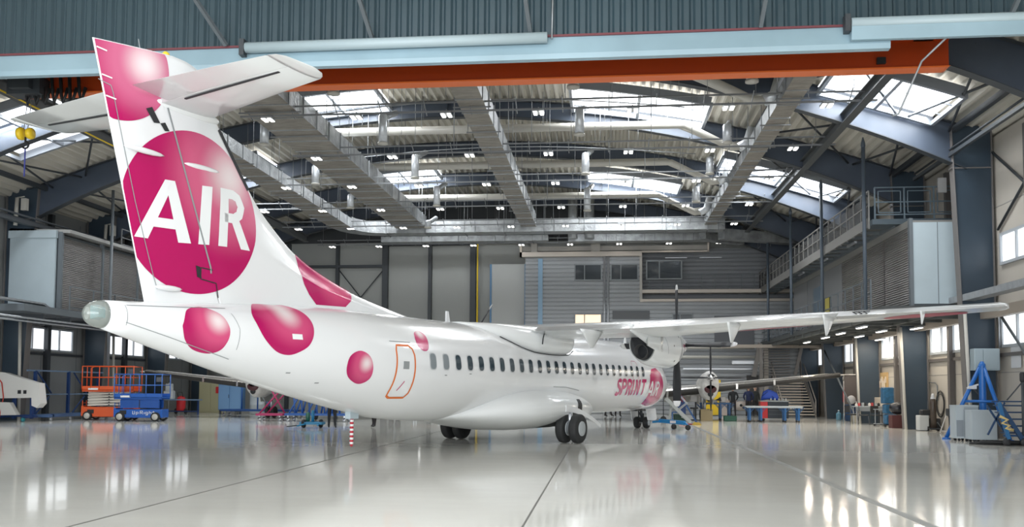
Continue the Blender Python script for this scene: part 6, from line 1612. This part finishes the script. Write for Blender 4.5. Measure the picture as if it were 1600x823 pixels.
for i, (z0, z1, dx) in enumerate(((.1, .55, .05), (.57, 1.0, .02), (1.02, 1.75, -.05))):
    wpart('wrapped_bundle', MB().bevbox(11.25+dx, 11.75+dx, 42.7, 43.1, G+z0, G+z1, .06), mat('wrap_blue', (.02, .09, .18), .4, noise=.3, scale=8), t)
wpart('base', MB().box(11.2, 11.85, 42.65, 43.15, G+.06, G+.1).lathe([(.01, -.02), (.04, -.02), (.04, .02), (.01, .02)], (11.3, 42.7, G+.04), 'y', 10).lathe([(.01, -.02), (.04, -.02), (.04, .02), (.01, .02)], (11.75, 42.7, G+.04), 'y', 10), gapb, t)
t = thing('wall_tool_board', 'pale wooden tool board with hanging tools on the right wall', 'board', (13.6, 46.5, 1.3))
wpart('board', MB().box(13.66, 13.74, 46.0, 47.7, .9, 2.55), mat('pine_board', (.50, .34, .16), .6, noise=.1, scale=3), t)
m = MB()
for i in range(9): y = 46.1+i*.18; h_ = .3+.25*((i*5) % 4)/3; m.box(13.62, 13.66, y, y+.08, 2.35-h_-.15*(i % 2), 2.35-.1*(i % 3))
m.bevbox(13.4, 13.66, 46.0, 47.6, .95, 1.35, .03)
wpart('hanging_tool', m, mat('tool_pale', (.60, .53, .44), .6), t)
def chair(lab, x, y, rz, mm_):
    t = thing('workshop_chair', lab, 'chair', (x, y, G), rz, 'dark chairs at the table')
    MB().bevbox(-.22, .22, -.21, .21, .42, .47, .02).build('seat', mm_, t)
    MB().prism([(-.2, .55), (.2, .55), (.18, .88), (-.18, .88)], .2, .23, 'y').build('backrest', mm_, t)
    for a in (-1, 1):
        MB().tube([(a*.2, -.19, .42), (a*.22, -.24, 0)], .014, 6).build('leg', slate_d, t)
        MB().tube([(a*.19, .22, .88), (a*.2, .2, .42), (a*.22, .26, 0)], .014, 6).build('leg', slate_d, t)
    return t
ch0 = chair('dark chair at the left end of the metal table', 10.85, 46.6, 1.3, gapb)
dup(ch0, (11.45, 46.2, G), .2, 'dark chair at the front of the metal table with legs clearly seen')
dup(ch0, (10.45, 46.9, G), 2.0, 'dark chair farthest left, half behind the pale bin')
t = thing('metal_table', 'grey metal table loaded with small red and white parts, beside the right column', 'table', (11.6, 47.0, G))
wpart('table_top', MB().box(10.9, 12.3, 46.7, 47.4, G+.82, G+.86), mat('bench_top_pale', (.42, .46, .48), .4), t)
wpart('apron', MB().box(10.95, 12.25, 46.72, 46.75, G+.62, G+.82), mat('table_apron', (.25, .27, .28), .5), t)
for x in (10.97, 12.23):
    for y in (46.77, 47.33): wpart('leg', MB().beam((x, y, G), (x, y, G+.82), .04, .04), alu, t)
for i in range(8):
    x = 11.0+.15*i; c_ = [('white', (.6, .58, .55)), ('red', (.45, .06, .06)), ('grey', (.3, .32, .33)), ('black', (.03, .03, .03))][i % 4]
    o = MB().bevbox(-.05, .05, -.06, .06, 0, .10+.03*(i % 3), .01, ).lathe([(.02, .1), (.03, .12), (.02, .16)], (0, 0, 0), 'z', 8).build('small_part', mat('part_'+c_[0], c_[1], .5))
    o.location = (x, 46.95+.1*(i % 2), G+.86)
    tag(o, 'small %s part on the metal table, %s from the left' % (c_[0], ['first', 'second', 'third', 'fourth', 'fifth', 'sixth', 'seventh', 'eighth'][i]), 'part', 'parts on the metal table')
t = thing('small_castor_trolley', 'thin steel trolley on castors in front of the metal table', 'trolley', (11.2, 44.0, G))
wpart('frame', MB().beam((10.9, 44, G+.75), (11.35, 44, G+.75), .3, .03).beam((10.95, 44, G+.05), (10.95, 44, G+.75), .03, .03).beam((11.3, 44, G+.05), (11.3, 44, G+.75), .03, .03).beam((10.9, 44, G+.1), (11.4, 44, G+.1), .25, .03), galv, t)
wpart('castor', MB().lathe([(.01, -.02), (.05, -.02), (.05, .02), (.01, .02)], (10.9, 43.95, G+.05), 'y', 12).lathe([(.01, -.02), (.05, -.02), (.05, .02), (.01, .02)], (11.35, 43.95, G+.05), 'y', 12), gapb, t)
t = thing('fire_extinguisher', 'red extinguisher hanging on the far right column', 'fire extinguisher', (12.5, 52.0, .95))
wpart('cylinder', MB().lathe([(.03, .0), (.14, .03), (.15, .1), (.15, .7), (.1, .82), (.04, .86), (.04, .95)], (12.0, 51.7, 1.0), 'z', 16), red, t)
wpart('nozzle', MB().tube([(12.0, 51.6, 1.9), (12.15, 51.55, 1.7), (12.15, 51.55, 1.2)], .025, 6), gapb, t)
wpart('stand', MB().box(11.9, 12.1, 51.62, 51.78, G, G+.06).box(11.98, 12.02, 51.8, 51.84, G, 1.8), slate_d, t)
tag(MB().bevbox(12.35, 12.6, 50.0, 50.2, 1.35, 1.75, .03).tube([(12.47, 50.1, 1.35), (12.47, 50.1, G)], .02, 6).build('orange_call_point', orange), 'bright orange small box on a post by the column', 'box')
t = thing('blue_barrel', 'dark blue barrel with teal bundle on top, far right', 'barrel', (12.1, 50.9, G))
wpart('barrel', MB().lathe([(.25, 0), (.32, .02), (.33, .3), (.32, .6), (.33, .85), (.28, .92), (.02, .93)], (12.35, 51.0, G), 'z', 20), mat('barrel_blue', (.01, .05, .14), .4), t)
wpart('teal_bundle', MB().bevbox(12.15, 12.6, 50.8, 51.2, G+.93, G+1.65, .08), mat('bundle_teal', (.07, .16, .24), .6), t)
for i, (x, y) in enumerate(((11.3, 51.6), (11.6, 51.4), (11.75, 51.7))):
    t = thing('water_bottle', 'large pale blue water bottle on the floor by the barrel, %s' % ['left one of three', 'front one of three', 'right one of three'][i], 'bottle', (x, y, G), 0, 'water bottles by the barrel')
    MB().lathe([(.02, 0), (.13, .01), (.14, .05), (.135, .18), (.14, .32), (.12, .38), (.04, .44), (.035, .5)], (0, 0, 0), 'z', 18).build('bottle_body', mat('water_blue', (.16, .38, .52), .15, trans=.3), t)
    MB().lathe([(.01, .5), (.045, .5), (.045, .54), (.01, .54)], (0, 0, 0), 'z', 12).build('cap', mat('cap_white', (.6, .65, .7), .4), t)
t = thing('pale_bin', 'cream box bin on the floor left of the dark chairs', 'bin', (11.0, 48.2, G)); wpart('body', MB().bevbox(10.75, 11.2, 48.0, 48.4, G, G+.4, .02), mat('bin_cream', (.5, .47, .38), .5), t); wpart('lid', MB().box(10.73, 11.22, 47.98, 48.42, G+.4, G+.44), mat('bin_cream', (.5, .47, .38), .5), t)
t = thing('white_swivel_fan', 'white fan stand with curved arm beside the barrel', 'fan', (11.7, 49.5, G))
wpart('pole', MB().tube([(11.7, 49.5, G+.03), (11.7, 49.5, 1.1), (11.5, 49.5, 1.3)], .025, 8), mat('gauge_white', (.6, .62, .65), .4), t)
wpart('head', MB().lathe([(.02, -.05), (.2, -.04), (.22, 0), (.2, .04), (.02, .05)], (11.45, 49.45, 1.2), 'y', 20), mat('gauge_white', (.6, .62, .65), .4), t)
wpart('base', MB().lathe([(.02, 0), (.2, 0), (.18, .03), (.02, .04)], (11.7, 49.5, G), 'z', 16), mat('gauge_white', (.6, .62, .65), .4), t)
t = thing('leaning_board', 'tall brown grey board in a pale frame standing against far right wall', 'board', (12.9, 49.2, G))
wpart('board', MB().box(12.55, 13.2, 50.62, 50.66, .95, 2.45), mat('board_greybrown', (.13, .115, .11), .6), t)
wpart('frame', MB().tube([(12.5, 50.6, G), (12.5, 50.6, 2.5), (13.25, 50.6, 2.5), (13.25, 50.6, G)], .03, 8), mat('stand_white', (.62, .60, .58), .4), t)
for i, (y, lab) in enumerate(((40.6, 'nearest, beside the second column'), (47.3, 'farther one'))):
    t = thing('radiator_bracket', 'small white pipe cluster hanging below the beige beam, %s' % lab, 'pipes', (12.6, y, 3.9))
    m = MB()
    for k_ in range(3): m.tube([(12.8, y-.3*k_, 4.2), (12.8, y-.3*k_, 3.55)], .04, 8)
    m.tube([(12.8, y+.1, 4.0), (12.8, y-.8, 4.0)], .02, 6)
    wpart('pipe', m, mat('pipe_white', (.65, .65, .65), .4), t)


# final placement of the loose equipment (metres to the right, metres deeper, metres up)
for nm_, dx, dy, dz in (('gas_bottle_cart', .15, -3.3, 0), ('hose_coil', -.25, -3.0, 0), ('wall_hook_pipe', -.2, -2.4, 0), ('welding_machine', .75, -2.9, 0), ('folded_white_stand', -.1, -3.0, 0),
                    ('black_sack_pile', .4, -2.6, 0), ('blue_wrapped_stack', 1.05, -1.4, 0), ('metal_table', .9, -2.7, 0), ('small_castor_trolley', 1.25, -1.7, 0), ('fire_extinguisher', .9, -1.7, 0),
                    ('blue_barrel', .5, -2.2, 0), ('orange_call_point', .6, -2.5, 0), ('pale_bin', 1.5, -1.8, 0), ('white_swivel_fan', 1.15, -1.7, 0), ('leaning_board', -.1, -2.2, 0), ('wall_tool_board', -.3, -1.6, 0),
                    ('tripod_jack', -.42, 0, 0), ('grey_cabinet', -.55, 0, 0), ('grey_cabinet.001', -.68, .2, 0), ('blue_stair_cart', -1.0, 0, 0), ('blue_trestle_table', -.16, 0, 0), ('tool_chest', -.25, 0, 0), ('blue_bag', -.25, 0, 0),
                    ('yellow_tool_board', -.4, 0, 0), ('blue_trestle_table.001', -.3, 0, 0), ('white_engine_part', -.3, 0, 0), ('cardboard_box', -.25, 0, 0), ('green_tool_case', -.35, 0, 0), ('steel_staircase', -.6, 0, 0),
                    ('white_console', -.1, 0, 0), ('workshop_stool', -.2, 0, 0), ('fire_extinguisher_trolley', -.8, 0, 0), ('stored_wing_section', -.75, 0, -.3), ('stored_flap_section', -.75, 0, 0), ('blue_stand', -.75, 0, 0),
                    ('storage_rack', 0, -.5, 0), ('cupboard', 1.1, 0, 0), ('blue_nose_jack', -.2, .7, 0), ('wall_notice', -.1, 0, 0)):
    o_ = bpy.data.objects.get(nm_)
    if o_: o_.location = (o_.location.x+dx, o_.location.y+dy, o_.location.z+dz)
    else: print('no object', nm_)
for o_ in bpy.data.objects:
    b_ = o_.name.split('.')[0]
    if b_ == 'small_part' and not o_.parent: o_.location.x += .9; o_.location.y -= 2.7
    if b_ == 'jar' and not o_.parent: o_.location.x -= .25
    if b_ == 'water_bottle': o_.location.x += 1.15; o_.location.y -= 1.9
for o_, p_ in ((bpy.data.objects['workshop_chair'], (12.1, 43.75)), (bpy.data.objects['workshop_chair.001'], (12.62, 43.55)), (bpy.data.objects['workshop_chair.002'], (11.75, 44.6))): o_.location.x, o_.location.y = p_

# ------------------------------------------------------------------ far-apart pieces of one part become parts of their own
def explode(o, gap=.04):
    me = o.data; n = len(me.vertices); par = list(range(n))
    def find(x):
        while par[x] != x: par[x] = par[par[x]]; x = par[x]
        return x
    for e in me.edges:
        a, b = find(e.vertices[0]), find(e.vertices[1])
        if a != b: par[a] = b
    isl = {}
    for i in range(n): isl.setdefault(find(i), []).append(i)
    boxes = []
    for k_, ids in isl.items():
        cs = [me.vertices[i].co for i in ids]
        boxes.append(([min(c[j] for c in cs)-gap for j in range(3)], [max(c[j] for c in cs)+gap for j in range(3)], ids))
    m = len(boxes)
    if m < 2 or m > 400: return
    q = list(range(m))
    def f2(x):
        while q[x] != x: x = q[x]
        return x
    for a in range(m):
        for b in range(a):
            A, B = boxes[a], boxes[b]
            if all(A[0][j] <= B[1][j] and B[0][j] <= A[1][j] for j in range(3)):
                ra_, rb_ = f2(a), f2(b)
                if ra_ != rb_: q[ra_] = rb_
    cl = {}
    for a in range(m): cl.setdefault(f2(a), set()).update(boxes[a][2])
    if len(cl) < 2 or len(cl) > 60: return
    data = [(list(p.vertices), p.material_index, p.use_smooth) for p in me.polygons]
    first = True
    for ids in cl.values():
        idx = {v: i for i, v in enumerate(sorted(ids))}
        mb = MB(); mb.v = [tuple(me.vertices[v].co) for v in sorted(ids)]
        for vs, mi, sm in data:
            if vs[0] in idx: mb.f.append([idx[v] for v in vs]); mb.m.append(mi); mb.sm.append(sm)
        nm = mb.build(o.name.split('.')[0], list(me.materials), fix=False)
        if first: o.data = nm.data; bpy.data.objects.remove(nm); first = False
        else: nm.parent = o.parent; nm.matrix_local = o.matrix_local.copy()
NAMES = {'flange', 'duct_flange', 'balcony_post', 'rail_hanger', 'duct_hanger', 'castor', 'wheel', 'leg', 'foot', 'foot_pad', 'access_hole', 'service_pipe', 'joist', 'drain_pipe', 'post', 'upright', 'rail', 'brace',
         'top_tray', 'balcony_edge', 'upper_fascia', 'louvre_band', 'wall_lamp', 'lamp_tube', 'light_strip', 'edge_strip', 'wheel_hub', 'support_leg', 'stringer', 'handrail', 'hanging_tool', 'dark_unit', 'door', 'cover',
         'column', 'column_flange', 'static_wicks', 'wing_underside_print', 'fairing_seal_line', 'tread', 'upper_tread', 'cross_member', 'pulley_housing', 'hoist_rope', 'port', 'casing', 'window', 'cable', 'pipe', 'panel_line', 'gas_bottle', 'side_frame', 'chassis', 'vent_panel', 'white_case', 'strut', 'gear_bay', 'upper_stringer', 'frame', 'post_frame', 'end_carriage', 'top_beam', 'deck_edge', 'tray_beam', 'hanging_tools', 'polished_leading_edge', 'lid', 'shelf'}
for o in list(bpy.data.objects):
    if o.type == 'MESH' and o.parent is not None and o.name.split('.')[0] in NAMES and not kids(o): explode(o)
